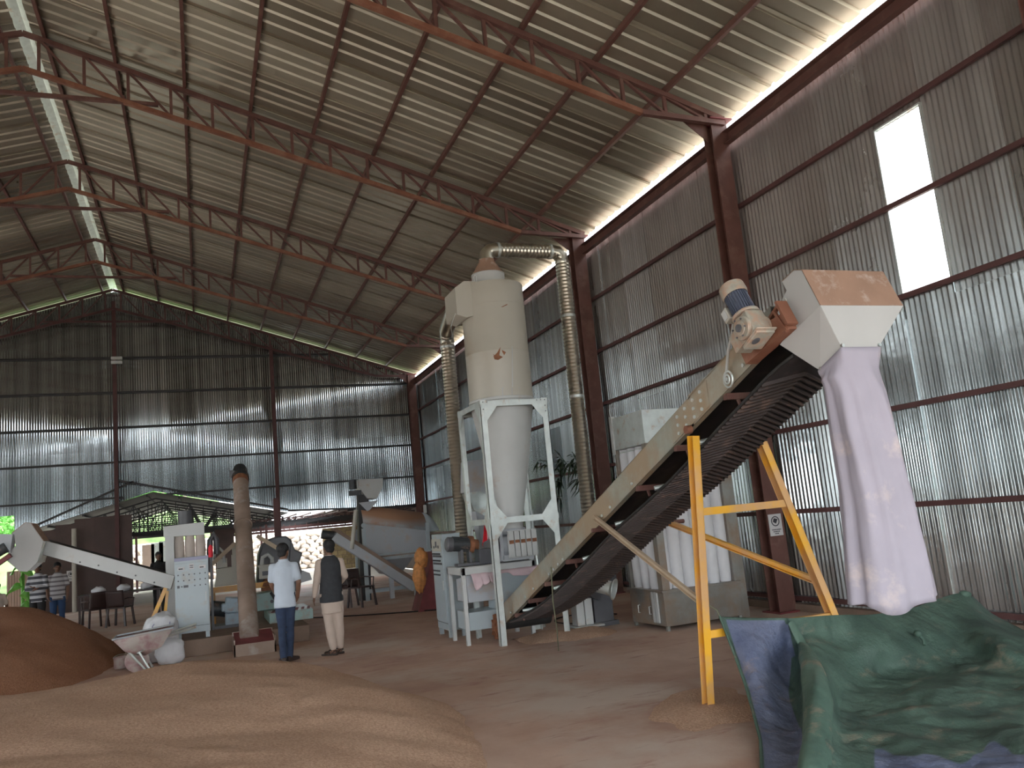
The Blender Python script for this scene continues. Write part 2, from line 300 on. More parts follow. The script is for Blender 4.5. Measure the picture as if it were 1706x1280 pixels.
# ---------------------------------------------------------------- mesh helpers
def wloc(o):
    v = Vector((0, 0, 0))
    while o is not None: v += o.location; o = o.parent
    return v
class MB:
    def __init__(s): s.v = []; s.f = []; s.m = []; s.k = 0
    def add(s, vs, fs, mi=None):
        n = len(s.v); s.v += [Vector(a) for a in vs]; s.f += [tuple(i+n for i in f) for f in fs]; s.m += [s.k if mi is None else mi]*len(fs); return s
    def box(s, c, d, R=None):
        c = Vector(c); vs = []
        for z in (-.5, .5):
            for x, y in ((-.5, -.5), (.5, -.5), (.5, .5), (-.5, .5)):
                p = Vector((x*d[0], y*d[1], z*d[2]))
                if R is not None: p = R @ p
                vs.append(c+p)
        return s.add(vs, [(3,2,1,0), (4,5,6,7), (0,1,5,4), (1,2,6,5), (2,3,7,6), (3,0,4,7)])
    def bb(s, x0, x1, y0, y1, z0, z1): return s.box(((x0+x1)/2, (y0+y1)/2, (z0+z1)/2), (abs(x1-x0), abs(y1-y0), abs(z1-z0)))
    def beam(s, p, q, w, h, up=(0, 0, 1)):
        p, q = Vector(p), Vector(q); d = q-p; L = d.length; d.normalize(); up = Vector(up)
        if abs(d.dot(up)) > .98: up = Vector((0, 1, 0))
        x = d.cross(up).normalized(); u = x.cross(d)
        R = Matrix((x, d, u)).transposed()
        return s.box((p+q)/2, (w, L, h), R)
    def channel(s, p, q, w, h, t=.006, up=(0, 0, 1), side=1):
        """C-section: web of height h, two flanges of width w"""
        p, q = Vector(p), Vector(q); d = (q-p).normalized(); up = Vector(up)
        if abs(d.dot(up)) > .98: up = Vector((0, 1, 0))
        x = d.cross(up).normalized()*side; u = (x.cross(d)).normalized()*side
        s.beam(p, q, t, h, up)
        for k in (1, -1):
            o = x*(w/2)+u*(k*(h/2-t/2)); s.beam(p+o, q+o, w, t, up)
        return s
    def ring(s, c, d, r, n, ref=None, ry=None):
        d = Vector(d).normalized(); ref = Vector(ref) if ref is not None else (Vector((0, 0, 1)) if abs(d.z) < .9 else Vector((1, 0, 0)))
        a = d.cross(ref).normalized(); b = a.cross(d)
        return [Vector(c)+a*(r*math.cos(2*PI*i/n))+b*((ry or r)*math.sin(2*PI*i/n)) for i in range(n)]
    def loft(s, rings, caps=True, closed=True):
        n = len(rings[0]); vs = [p for r in rings for p in r]; fs = []
        for j in range(len(rings)-1):
            for i in range(n if closed else n-1):
                k = (i+1) % n
                fs.append((j*n+i, j*n+k, (j+1)*n+k, (j+1)*n+i))
        if caps and closed:
            fs.append(tuple(range(n-1, -1, -1))); o = (len(rings)-1)*n; fs.append(tuple(o+i for i in range(n)))
        return s.add(vs, fs)
    def cyl(s, p, q, r, r2=None, n=14, caps=True):
        p, q = Vector(p), Vector(q); d = q-p
        return s.loft([s.ring(p, d, r, n), s.ring(q, d, r if r2 is None else r2, n)], caps)
    def tube(s, path, r, n=8, caps=True, dist=None):
        path = [Vector(p) for p in path]; rings = []
        ref = None
        for i, p in enumerate(path):
            d = (path[min(i+1, len(path)-1)]-path[max(i-1, 0)]).normalized()
            if ref is None: ref = Vector((0, 0, 1)) if abs(d.z) < .9 else Vector((1, 0, 0))
            a = d.cross(ref).normalized(); ref = a.cross(d)
            rr = r[i] if isinstance(r, (list, tuple)) else r
            rings.append([p+a*(rr*math.cos(2*PI*k/n))+ref*(rr*math.sin(2*PI*k/n)) for k in range(n)])
        return s.loft(rings, caps)
    def lathe(s, c, prof, n=24, axis=(0, 0, 1), caps=False):
        c = Vector(c); ax = Vector(axis).normalized()
        return s.loft([s.ring(c+ax*z, ax, max(r, 1e-4), n) for r, z in prof], caps)
    def prism(s, pts, vec):
        pts = [Vector(p) for p in pts]; v = Vector(vec); n = len(pts)
        vs = pts+[p+v for p in pts]
        return s.add(vs, [tuple(range(n-1, -1, -1)), tuple(range(n, 2*n))]+[(i, (i+1) % n, (i+1) % n+n, i+n) for i in range(n)])
    def slab(s, quad, t):
        """flat plate through quad corners, thickness t along its normal"""
        q = [Vector(p) for p in quad]; nrm = (q[1]-q[0]).cross(q[-1]-q[0]).normalized()
        return s.prism([p-nrm*t/2 for p in q], nrm*t)
    def ell(s, c, r, n=12, m=8, R=None):
        c = Vector(c); rings = []
        for j in range(1, m):
            t = PI*j/m; ring = []
            for i in range(n):
                p = Vector((r[0]*math.sin(t)*math.cos(2*PI*i/n), r[1]*math.sin(t)*math.sin(2*PI*i/n), -r[2]*math.cos(t)))
                if R is not None: p = R @ p
                ring.append(c+p)
            rings.append(ring)
        return s.loft(rings, True)
    def grid(s, fn, nu, nv):
        vs = [fn(i/nu, j/nv) for j in range(nv+1) for i in range(nu+1)]
        return s.add(vs, [(j*(nu+1)+i, j*(nu+1)+i+1, (j+1)*(nu+1)+i+1, (j+1)*(nu+1)+i) for j in range(nv) for i in range(nu)])
    def mesh(s, name, mats, smooth=.6):
        me = bpy.data.meshes.new(name); me.from_pydata([tuple(v) for v in s.v], [], s.f)
        mats = mats if isinstance(mats, (list, tuple)) else [mats]
        for q in mats: me.materials.append(M[q] if isinstance(q, str) else q)
        if len(mats) > 1: me.polygons.foreach_set('material_index', s.m)
        me.update()
        if smooth:
            me.polygons.foreach_set('use_smooth', [True]*len(me.polygons)); me.set_sharp_from_angle(angle=smooth)
        return me
    def build(s, name, mats, parent=None, smooth=.6, bevel=0, solid=0, label=None):
        me = s.mesh(name, mats, smooth)
        o = bpy.data.objects.new(name, me); C.objects.link(o)
        if parent is not None:
            o.parent = parent; o.location = -wloc(parent)
        if bevel:
            b = o.modifiers.new('bevel', 'BEVEL'); b.width = bevel; b.segments = 2; b.limit_method = 'ANGLE'; b.angle_limit = .7; b.harden_normals = False
        if solid:
            b = o.modifiers.new('solid', 'SOLIDIFY'); b.thickness = solid; b.offset = 0
        if label: o['label'] = label
        return o
def thing(name, label, cat, loc=(0, 0, 0), group=None, rot=0):
    o = bpy.data.objects.new(name, None); C.objects.link(o); o.location = loc; o.rotation_euler = (0, 0, rot); o.empty_display_size = .2
    o['label'] = label; o['category'] = cat
    if group: o['group'] = group
    return o
def tag(o, label, cat, group=None, kind=None):
    o['label'] = label; o['category'] = cat
    if group: o['group'] = group
    if kind: o['kind'] = kind
    return o
def struct(name, label, cat, loc=(0, 0, 0)):
    o = thing(name, label, cat, loc); o['kind'] = 'structure'; return o
def inst(o, name, parent, loc, rot=None, scale=None):
    c = o.copy(); c.name = name; C.objects.link(c); c.parent = parent; c.location = Vector(loc)-wloc(parent)
    if rot: c.rotation_euler = rot
    if scale: c.scale = scale
    return c
def dup(root, loc, rot=None, label=None):
    r = root.copy(); C.objects.link(r); r.location = loc
    if rot is not None: r.rotation_euler = (0, 0, rot)
    if label: r['label'] = label
    for ch in list(root.children):
        c = ch.copy(); C.objects.link(c); c.parent = r
        for g in list(ch.children):
            d = g.copy(); C.objects.link(d); d.parent = c
    return r
def arc(p, a, b, r, n=6):
    """rounded corner at p between directions a (towards previous) and b (towards next)"""
    p, a, b = Vector(p), Vector(a).normalized(), Vector(b).normalized(); out = []
    for i in range(n+1):
        t = i/n; out.append((p+a*r)*(1-t)**2 + p*2*t*(1-t) + (p+b*r)*t*t)
    return out
def densify(path, step):
    out = []
    for a, b in zip(path, path[1:]):
        a, b = Vector(a), Vector(b); n = max(1, int((b-a).length/step))
        out += [a.lerp(b, i/n) for i in range(n)]
    return out+[Vector(path[-1])]
def ribbed(path, r, step=.016, amp=.006, n=18):
    P = densify(path, step); return MB().tube(P, [r+(amp if i % 2 else 0) for i in range(len(P))], n)

# ---------------------------------------------------------------- the building
WX, WL, WR, YB, YF = 7.70, -12.9, -2.6, 30.1, -3.5
def zr(x): return 7.42+.3155*((WX-x) if x >= WR else (x-WL))
P_ = .0765
def csheet(nw, z0, z1, amp=.009, seg=6, bottom=None, top=None, flip=1):
    """vertical corrugated sheet, width nw waves along local x from 0"""
    mb = MB(); n = nw*seg+4; vs = []
    for i in range(n+1):
        x = i/seg*P_; y = amp*math.cos(2*PI*i/seg)
        a = bottom(x) if bottom else z0; b = top(x) if top else z1
        vs += [(x, y, a), (x, y, b)]
    mb.add(vs, [(2*i, 2*i+2, 2*i+3, 2*i+1) for i in range(n)])
    return mb
# floor and the ground outside
mb = MB(); mb.grid(lambda u, v: Vector((WL+.0+(8.1-WL)*u, YF+(YB+.3-YF)*v, 0)), 1, 1)
o = mb.build('floor', 'floor', smooth=0); tag(o, 'dusty pinkish brown concrete floor of the shed', 'floor', kind='structure')
mb = MB(); mb.grid(lambda u, v: Vector((-90+180*u, -70+160*v, -.03)), 1, 1)
o = mb.build('ground', 'outside', smooth=0); tag(o, 'bright dry ground outside the shed', 'ground', kind='structure')

# right wall
wr = struct('wall_right', 'tall right wall of corrugated zinc sheets on dark red rails', 'wall', (WX, 0, 0))
RZ = math.pi/2
ys = []; y = 7.10
NW = 12
cols = []
while y < YB: n = NW if y+NW*P_ < YB+.1 else max(1, int((YB+.05-y)/P_)); cols.append((y, n)); y += n*P_
cols.append((7.10-9*P_, 9)); y = 7.10-9*P_
while y > YF: y -= NW*P_; cols.append((y, NW))
cache = {}
def wsheet(par, n, z0, z1, loc, rot, mname, name='corrugated_sheet'):
    k = (n, z0, z1, mname)
    if k not in cache: cache[k] = csheet(n, z0, z1).mesh('corrugated_sheet', mname, 1.2)
    o = bpy.data.objects.new(name, cache[k]); C.objects.link(o); o.parent = par; o.location = Vector(loc)-wloc(par); o.rotation_euler = (0, 0, rot); return o
for i, (y, n) in enumerate(cols):
    dx = .004*(i % 2)
    if abs(y-(7.10-9*P_)) < .01:
        wsheet(wr, n, .06, 3.80, (WX+.08+dx, y, 0), RZ, 'wallsheet'); wsheet(wr, n, 5.84, 7.02, (WX+.095+dx, y, 0), RZ, 'wallsheet')
    else:
        wsheet(wr, n, .06, 3.62, (WX+.08+dx, y, 0), RZ, 'wallsheet'); wsheet(wr, n, 3.50, 7.02, (WX+.092+dx, y, 0), RZ, 'wallsheet')
for z in (.17, 1.36, 2.50, 3.76, 4.85, 5.95):
    MB().beam((WX+.035, YF, z), (WX+.035, YB, z), .05, .06).build('wall_rail', 'darkred', wr)
MB().channel((WX-.02, YF, 7.03), (WX-.02, YB, 7.03), .10, .20, .012, side=-1).build('eave_beam', 'red', wr)
m = MB(); m.beam((WX+.05, YF, 7.15), (WX+.05, YB, 7.15), .08, .012); m.beam((WX+.01, YF, 7.175), (WX+.01, YB, 7.175), .012, .08); m.build('eave_angle', 'eavepink', wr, label='angle iron along the eave, its pale pink standing in for daylight')
MB().beam((WX+.05, YF, .05), (WX+.05, YB, .05), .16, .1).build('kerb', 'concrete', wr)
w1 = thing('window_1', 'tall bright opening pane high in the right wall', 'window', (WX+.08, 6.75, 3.8)); w1['kind'] = 'structure'
ya, yb = 7.10-9*P_, 7.10
MB().slab([(WX+.10, ya, 3.8), (WX+.10, yb, 3.8), (WX+.10, yb, 5.84), (WX+.10, ya, 5.84)], .003).build('pane', 'glass', w1)
f = MB(); f.bb(WX+.06, WX+.12, ya-.01, ya+.008, 3.78, 5.86); f.bb(WX+.06, WX+.12, yb-.008, yb+.012, 3.78, 5.86); f.bb(WX+.06, WX+.12, ya, yb, 3.775, 3.795); f.bb(WX+.06, WX+.12, ya, yb, 5.845, 5.865)
f.build('window_frame', 'galvlight', w1)

# back wall with its stepped lower edge
def zbot(x):
    if x < -8.3: return .06
    if x < -5.55: return 3.18
    if x < -1.5: return 2.62+(x+5.2)*.275
    if x < 2.83: return 3.64-(x+1.5)*.245
    return 2.58-(x-2.83)*.045
wb = struct('wall_back', 'gable end wall of shiny corrugated zinc sheets above the lean-to', 'wall', (WR, YB, 0))
x = WL; i = 0
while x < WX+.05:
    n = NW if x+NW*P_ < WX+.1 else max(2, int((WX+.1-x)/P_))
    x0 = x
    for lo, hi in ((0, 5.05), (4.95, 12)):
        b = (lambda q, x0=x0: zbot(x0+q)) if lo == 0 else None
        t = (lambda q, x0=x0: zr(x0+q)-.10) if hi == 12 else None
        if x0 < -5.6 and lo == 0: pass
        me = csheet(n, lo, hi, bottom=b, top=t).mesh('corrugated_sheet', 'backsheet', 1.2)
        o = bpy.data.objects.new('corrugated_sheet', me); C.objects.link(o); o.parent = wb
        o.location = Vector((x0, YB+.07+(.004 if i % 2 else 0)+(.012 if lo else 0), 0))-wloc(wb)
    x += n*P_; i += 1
for z in (8.22, 7.03, 5.84, 4.68, 3.5, 2.45):
    if z > 7.42: xa = WL+(z-7.42)/.3155+.5; xb = WX-(z-7.42)/.3155-.5
    else: xa, xb = WL, WX
    if z == 3.5: segs = [(WL, -2.4), (-1.1, WX)]
    elif z == 2.45: segs = [(4.9, WX)]
    else: segs = [(xa, xb)]
    for a, b in segs: MB().beam((a, YB+.02, z), (b, YB+.02, z), .05, .06).build('wall_rail', 'blacksteel', wb)
MB().beam((-2.6, YB-.02, 4.08), (2.83, YB-.02, 2.66), .05, .06).build('sloping_rail', 'blacksteel', wb)
MB().beam((-2.1, YB-.02, 4.0), (-5.3, YB-.02, 2.66), .05, .06).build('sloping_rail', 'blacksteel', wb)
MB().beam((2.83, YB-.02, 2.62), (7.7, YB-.02, 2.37), .05, .06).build('lower_edge_rail', 'blacksteel', wb)
for x in (-2.6, 2.5): MB().beam((x, YB-.06, 0), (x, YB-.06, zr(x)-.5), .12, .12).build('post', 'darkred', wb)

# left wall: upper sheets only, open below
wl = struct('wall_left', 'left wall of corrugated sheets, open below', 'wall', (WL, 0, 0))
y = YF; i = 0
while y < YB-.5:
    wsheet(wl, 24, 3.2 if 4 < y < 17 else .06, 7.02, (WL-.08, y, 0), RZ, 'wallsheet'); y += 24*P_
for z in (3.0, 5.0, 7.0): MB().beam((WL-.03, YF, z), (WL-.03, YB, z), .05, .06).build('wall_rail', 'darkred', wl)

# front gable: closed above the wide entrance behind the camera
wf = struct('wall_front', 'front gable of corrugated sheets above the wide entrance', 'wall', (WR, YF, 6))
x = WL
while x < WX:
    n = min(24, int((WX+.1-x)/P_)); x0 = x
    me = csheet(n, 4.3 if x0 > -8.0 else .06, 8, top=lambda q, x0=x0: zr(x0+q)-.05).mesh('corrugated_sheet', 'wallsheet', 1.2)
    o = bpy.data.objects.new('corrugated_sheet', me); C.objects.link(o); o.parent = wf; o.location = Vector((x0, YF, 0))-wloc(wf); x += 24*P_
MB().beam((WL, YF+.05, 4.3), (WX, YF+.05, 4.3), .1, .2).build('lintel', 'red', wf)

# roof: sheets, purlins, ridge cap
cl = struct('ceiling', 'pitched roof of trapezoid metal sheets seen from below on red purlins', 'roof', (WR, 0, 10.67))
RB = .2875
def rsheet(side):
    mb = MB(); W = 4*RB+.03; prof = []
    for k in range(4):
        a = k*RB; prof += [(a, 0), (a+RB-.085, 0), (a+RB-.06, .035), (a+RB-.025, .035)]
    prof += [(W, 0), (W, -.016)]
    xr, xe = (WR+.12, WX+.12) if side > 0 else (WR-.12, WL-.12)
    vs = []
    for (yy, h) in prof: vs += [(xr, yy, zr(xr)+h), (xe, yy, (zr(WX) if side > 0 else zr(WL))-.3155*.12+h)]
    n = len(prof)
    fs = [(2*i, 2*i+1, 2*i+3, 2*i+2) for i in range(n-1)]
    mb.add(vs, fs); return mb
rm = {s: rsheet(s).mesh('roof_sheet', 'roofsheet', .3) for s in (1, -1)}
y = 11.07-13*1.15; i = 0
while y < YB-.5:
    for s in (1, -1):
        o = bpy.data.objects.new('roof_sheet', rm[s]); C.objects.link(o); o.parent = cl; o.location = Vector((0, y, .006*(i % 2)))-wloc(cl)
    y += 1.15; i += 1
for k in range(9):
    x = 6.65-k*1.118 if k < 8 else WR+.33
    for s in (1, -1):
        xx = x if s > 0 else 2*WR-x
        MB().beam((xx, YF, zr(xx)-.045), (xx, YB+.3, zr(xx)-.045), .055, .085).build('purlin', 'red', cl)
cap = MB(); cap.slab([(WR, YF, 10.80), (WR, YB+.5, 10.80), (WR+.32, YB+.5, 10.71), (WR+.32, YF, 10.71)], .004); cap.slab([(WR, YF, 10.80), (WR, YB+.5, 10.80), (WR-.32, YB+.5, 10.71), (WR-.32, YF, 10.71)], .004)
cap.build('ridge_cap', 'galvlight', cl, label='pale metal ridge cap')

# trusses
def truss(Y, label, far=False):
    t = thing('roof_truss', label, 'roof truss', (WR, Y, 7.4), 'red roof trusses')
    mt = 'red' if not far else 'darkred'
    for s in (1, -1):
        X = (lambda x: x) if s > 0 else (lambda x: 2*WR-x)
        def zz(x): return zr(x)
        def Pp(x, d): return Vector((X(x), Y, zz(x)-d))
        MB().beam(Pp(WR, .125), Pp(7.62, .125), .07, .08).build('top_chord', mt, t, label='upper sloping chord of red angle iron')
        xe = 6.20; ze = 7.31
        MB().beam(Pp(WR, .78), (X(xe), Y, ze), .08, .075).build('bottom_chord', 'redbright' if not far else mt, t)
        MB().beam((X(xe), Y, ze), (X(7.62), Y, 7.26), .08, .075).build('end_chord', mt, t)
        def zb(x):
            if x >= xe: return 7.31-.035*(x-xe)
            z0 = zz(WR)-.78; return z0+(7.31-z0)*(x-WR)/(xe-WR)
        xs = [7.3-.69*k for k in range(15) if 7.3-.69*k > WR+.1]
        for k, x in enumerate(xs):
            MB().beam((X(x), Y, zz(x)-.15), (X(x), Y, zb(x)), .05, .045, (0, 1, 0)).build('vertical_strut', mt, t)
            if k+1 < len(xs):
                x2 = xs[k+1]; MB().beam((X(x2+.03), Y, zz(x2)-.17), (X(x-.02), Y, zb(x)+.03), .035, .045, (0, 1, 0)).build('diagonal_strut', mt, t)
    MB().beam((-4.7, Y, 9.43), (-.5, Y, 9.43), .07, .06).build('collar_tie', mt, t)
    return t
lab = {5: 'roof truss over the camera end, partly out of frame at top left', 10: 'nearest full red roof truss, ending at the column left of the bright window', 15: 'second red roof truss, ending above the duct bend',
       20: 'third red roof truss, passing behind the white cyclone top', 25: 'fourth red roof truss, just before the gable truss', 30: 'dark gable roof truss against the back wall'}
for Y, y_ in ((5, 4.7), (10, 9.7), (15, 14.68), (20, 19.75), (25, 24.9)): truss(y_, lab[Y])
truss(29.9, lab[30], True)
# steel columns (I sections)
def column(x, Y, label, s):
    t = thing('steel_column', label, 'column', (x, Y, 0), 'red steel columns')
    m = MB(); m.bb(x-.012, x+.012, Y-.10, Y+.10, 0, 7.3); m.bb(x-.14, x+.14, Y-.115, Y-.10, 0, 7.3); m.bb(x-.14, x+.14, Y+.10, Y+.115, 0, 7.3)
    m.build('column_shaft', 'red', t)
    m = MB(); m.bb(x-.20, x+.20, Y-.2, Y+.2, 0, .02); m.bb(x-.2, x+.2, Y-.2, Y+.2, 7.3, 7.32); m.build('base_and_cap_plate', 'maroon', t)
    m = MB(); m.prism([(x-s*.15, Y-.006, 7.3), (x-s*.55, Y-.006, 7.3), (x-s*.15, Y-.006, 7.0)], (0, .012, 0)); m.build('bracket_gusset', 'red', t)
    return t
for Y, l in ((4.75, 'red steel column of the right wall nearest the camera, at the frame edge'), (9.83, 'red steel column carrying a small paper sign behind the yellow frame'), (14.92, 'red steel column behind the long vertical duct'),
             (20, 'red steel column of the right wall hidden behind the white cyclone'), (25, 'fifth red steel column along the right wall, behind the left duct'), (29.9, 'dark corner column where right and back walls meet')):
    column(WX-.16, Y, l, 1)
for k, Y in enumerate((10, 20, 29.9)): column(WL+.14, Y, 'steel column on the left wall, %s' % ('nearest', 'middle', 'farthest')[k], -1)
# ---------------------------------------------------------------- the big inclined belt conveyor
X0, X1 = 3.80, 4.46
def zc(y): return .23+(10.92-y)*.392           # lower edge of the side plate
cv = thing('belt_conveyor', 'long inclined belt conveyor with dusty side plates and black cleated belt under them', 'conveyor', (4.13, 8, 0))
ya, yb = 10.95, 4.62
def side(x, name, lab=None):
    m = MB()
    segs = [(ya, 5.76), (5.80, yb)]
    for a, b in segs: m.prism([(x, a, zc(a)), (x, b, zc(b)), (x, b, zc(b)+.245), (x, a, zc(a)+.265)], (.006, 0, 0))
    for a, b in segs:
        for dz, fl in ((.003, .05), (.248, .05)):
            m.beam((x+fl/2, a, zc(a)+dz), (x+fl/2, b, zc(b)+dz), fl, .005)
    m.prism([(x-.007 if x < 4 else x+.007, 6.1, zc(6.1)+.02), (x-.007 if x < 4 else x+.007, 5.5, zc(5.5)+.02), (x-.007 if x < 4 else x+.007, 5.5, zc(5.5)+.23), (x-.007 if x < 4 else x+.007, 6.1, zc(6.1)+.23)], (.004, 0, 0))
    return m.build(name, 'conveyor', cv, label=lab)
side(X0, 'side_plate', 'near side plate of dusty galvanized steel'); side(X1-.006, 'side_plate')
bt = MB().cyl((0, 0, 0), (-.012, 0, 0), .016, n=6)
bm_ = bt.mesh('bolt', 'galvlight')
def boltm(y, dz):
    o = bpy.data.objects.new('bolt', bm_); C.objects.link(o); o.parent = cv; o.location = Vector((X0-.006, y, zc(y)+dz))-wloc(cv)
for y in (5.98, 5.85, 5.72, 5.60):
    for dz in (.05, .12, .19): boltm(y, dz)
for y in (9.15, 9.0, 8.85, 8.7): boltm(y, .03)
for y in (10.6, 10.0, 9.7, 7.6, 7.4, 6.9, 5.2, 5.0): boltm(y, .05)
# carrying belt inside the frame, return belt sagging below
def zret(y):
    if y > 10.55: return .34-(y-10.55)*.25
    pts = [(4.5, 2.62), (4.9, 2.44), (5.73, 2.10), (5.96, 1.98), (6.77, 1.67), (7.32, 1.49), (7.82, 1.29), (8.3, 1.08), (8.67, .93), (9.37, .66), (9.94, .48), (10.55, .34)]
    for (a, za), (b, zb_) in zip(pts, pts[1:]):
        if y <= b: return za+(zb_-za)*(y-a)/(b-a)
    return .3
m = MB(); N_b = 40
top = [Vector((0, 11.0-(11.0-4.5)*i/N_b, zc(11.0-(11.0-4.5)*i/N_b)+.16)) for i in range(N_b+1)]
ret = [Vector((0, 10.95-(10.95-4.5)*i/N_b, zret(10.95-(10.95-4.5)*i/N_b))) for i in range(N_b+1)]
ret = [Vector((p.x, p.y, sum(ret[max(0, min(N_b, i+k))].z for k in (-2, -1, 0, 1, 2))/5)) for i, p in enumerate(ret)]
for line in (top, ret):
    vs = []; 
    for p in line: vs += [(X0+.045, p.y, p.z), (X1-.03, p.y, p.z)]
    n = len(line); m.add(vs, [(2*i, 2*i+2, 2*i+3, 2*i+1) for i in range(n-1)])
belt = m.build('belt', 'belt', cv, solid=.012)
def zr2(y):
    t = (10.95-y)/(10.95-4.5)*N_b; i = max(0, min(N_b-1, int(t))); return ret[i].z+(ret[i+1].z-ret[i].z)*(t-i)
c = MB(); xm = (X0+X1)/2+.01; hw = .29
for s in (-1, 1):
    c.beam((0, 0, -.018), (s*hw, .15, -.018), .016, .032)
cm = c.mesh('cleat', 'cleat')
y = 10.7
while y > 4.75:
    o = bpy.data.objects.new('cleat', cm); C.objects.link(o); o.parent = cv
    o.location = Vector((xm, y, zr2(y)))-wloc(cv)
    o.rotation_euler = (math.atan2(zr2(y+.1)-zr2(y), .1), 0, 0); y -= .056
# sidewall strips along both belt edges
for x in (X0+.04, X1-.03):
    m = MB(); m.tube([(x, p.y, p.z-.01) for p in ret[1:]], .012, 6); m.build('belt_edge', 'rubber', cv)
# red cross brackets and return rollers
for y in (10.5, 9.95, 9.35, 8.65, 7.75, 6.85, 6.1, 5.3):
    z = zc(y); m = MB()
    m.beam((X0+.01, y, z-.02), (X1-.01, y, z-.02), .05, .05)
    m.beam((X0+.12, y, z-.03), (X0+.12, y-.03, z-.10), .02, .02); m.beam((X1-.12, y, z-.03), (X1-.12, y-.03, z-.10), .02, .02)
    m.build('cross_bracket', 'red', cv, label='rusty red cross bracket')
for y in (10.2, 9.1, 8.2, 7.35, 6.5, 5.7):
    MB().cyl((X0+.05, y+.10, zr2(y+.1)+.05), (X1-.05, y-.12, zr2(y-.12)+.05), .022, n=12).build('return_roller', 'galvlight', cv, label='bright steel return roller')
MB().cyl((X0-.08, 7.72, 1.44), (X1+.35, 7.72, 1.44), .022, n=8).build('cross_bar', 'red', cv, label='red bar sticking out across the belt')
# tail pulley and boot
MB().cyl((X0-.02, 10.98, .28), (X1+.02, 10.98, .28), .13, n=18).build('tail_pulley', 'rubber', cv)
m = MB(); m.cyl((X0-.10, 11.02, .2), (X0-.02, 11.02, .2), .17, n=16); m.cyl((X0-.13, 11.02, .2), (X0-.1, 11.02, .2), .06, n=10)
for k in range(8): m.beam((X0-.11, 11.02, .2), (X0-.11, 11.02+.16*math.cos(k*PI/4), .2+.16*math.sin(k*PI/4)), .015, .03, (1, 0, 0))
m.build('tail_wheel', 'rust', cv, label='rusty brown wheel at the foot')
# head hood: upper box open at back, tapering hopper below
hd = MB()
prof = [pt(1305, 469, X=3.8), pt(1325, 450, X=3.8), pt(1338, 450, X=3.8), pt(1369, 509, X=3.8), pt(1302, 574, X=3.8), pt(1323, 545, X=3.8), pt(1317, 527, X=3.8), pt(1305, 500, X=3.8), pt(1313, 484, X=3.8)]
W = X1+.02-X0
def across(p, x): return Vector((x, p.y, p.z))
XA, XB = X0-.012, X1+.03
hd.prism([across(p, XA) for p in prof], (.006, 0, 0)); hd.build('hood_side', 'hoodwhite', cv, label='white painted near cheek of the head hood')
MB().prism([across(p, XB-.006) for p in prof], (.006, 0, 0)).build('hood_side', 'hoodwhite', cv)
A, B_, D_ = prof[2], prof[3], prof[1]
m = MB(); m.slab([across(A, XA), across(B_, XA), across(B_, XB), across(A, XB)], .006)
m.slab([across(prof[1], XA), across(A, XA), across(A, XB), across(prof[1], XB)], .006)
m.slab([across(prof[0], XA), across(prof[1], XA), across(prof[1], XB), across(prof[0], XB)], .006)
m.build('hood_top', 'hooddust', cv, label='hood top coated with brown dust')
fl = Vector((3.915, 4.13, 2.535)); fr = Vector((4.225, 4.13, 2.535)); bl = pt(1366, 617, X=3.9); br = Vector((4.24, bl.y, bl.z))
tf0, tf1 = across(B_, XA), across(B_, XB); tb0, tb1 = across(prof[4], XA), across(prof[4], XB)
m = MB(); m.slab([tf0, fl, fr, tf1], .005); m.slab([tf0, tb0, bl, fl], .005); m.slab([tf1, fr, br, tb1], .005); m.slab([tb0, tb1, br, bl], .005)
m.build('discharge_hopper', 'hoodwhite', cv, label='white hopper narrowing to the fabric sleeve')
m = MB()
for p in (fl, fr, bl): m.cyl(p+Vector((0, -.006, .012)), p+Vector((0, -.02, .012)), .012, n=8)
m.cyl(pt(1309, 501, X=3.78), pt(1309, 501, X=3.78)+Vector((-.012, 0, 0)), .016, n=8)
m.build('hood_bolts', 'galv', cv)
# drive: red base plate, gearbox, motor (axis tilted up towards the tail)
m = MB(); q = [pt(1230, 570, X=3.74), pt(1252, 605, X=3.74), pt(1312, 560, X=3.74), pt(1322, 540, X=3.74), pt(1300, 500, X=3.74), pt(1262, 548, X=3.74)]
m.prism([(3.70, p.y, p.z) for p in [pt(1232, 566, X=3.74), pt(1250, 607, X=3.74), pt(1318, 548, X=3.74), pt(1312, 522, X=3.74)]], (.10, 0, 0))
m.beam(pt(1282, 533, X=3.74), pt(1300, 505, X=3.74), .03, .02); m.beam(pt(1290, 520, X=3.7), pt(1312, 552, X=3.7), .02, .02); m.beam(pt(1300, 503, X=3.72), pt(1320, 540, X=3.72), .09, .02)
m.build('motor_bracket', 'redbright', cv, label='orange red motor bracket')
gx_ = 3.60; gc = pt(1254, 547, X=gx_)
du = (pt(1229, 500, X=gx_)-gc); du.x = 0; du.normalize(); dv = Vector((0, -du.z, du.y))
Rg = Matrix((Vector((1, 0, 0)), dv, du)).transposed()
m = MB(); m.box(gc, (.15, .17, .19), Rg); m.cyl(gc-Vector((.10, 0, 0)), gc+Vector((.10, 0, 0)), .085, n=24); m.cyl(gc-Vector((.112, 0, 0)), gc-Vector((.10, 0, 0)), .055, n=20)
m.box(gc+dv*(-.13), (.13, .12, .14), Rg); m.box(gc-du*.10, (.15, .19, .03), Rg); m.box(gc-du*.095+dv*.02, (.17, .2, .012), Rg)
m.cyl(gc+du*.10, gc+du*.125, .10, n=24)
gb = m.build('gearbox', 'gearbox', cv, bevel=.006, label='dusty cast gearbox')
m = MB(); m.cyl(gc-Vector((.125, 0, 0)), gc-Vector((.112, 0, 0)), .028, n=16); m.ell(gc-du*.117+Vector((-.03, 0, 0)), (.03, .035, .006), R=Rg)
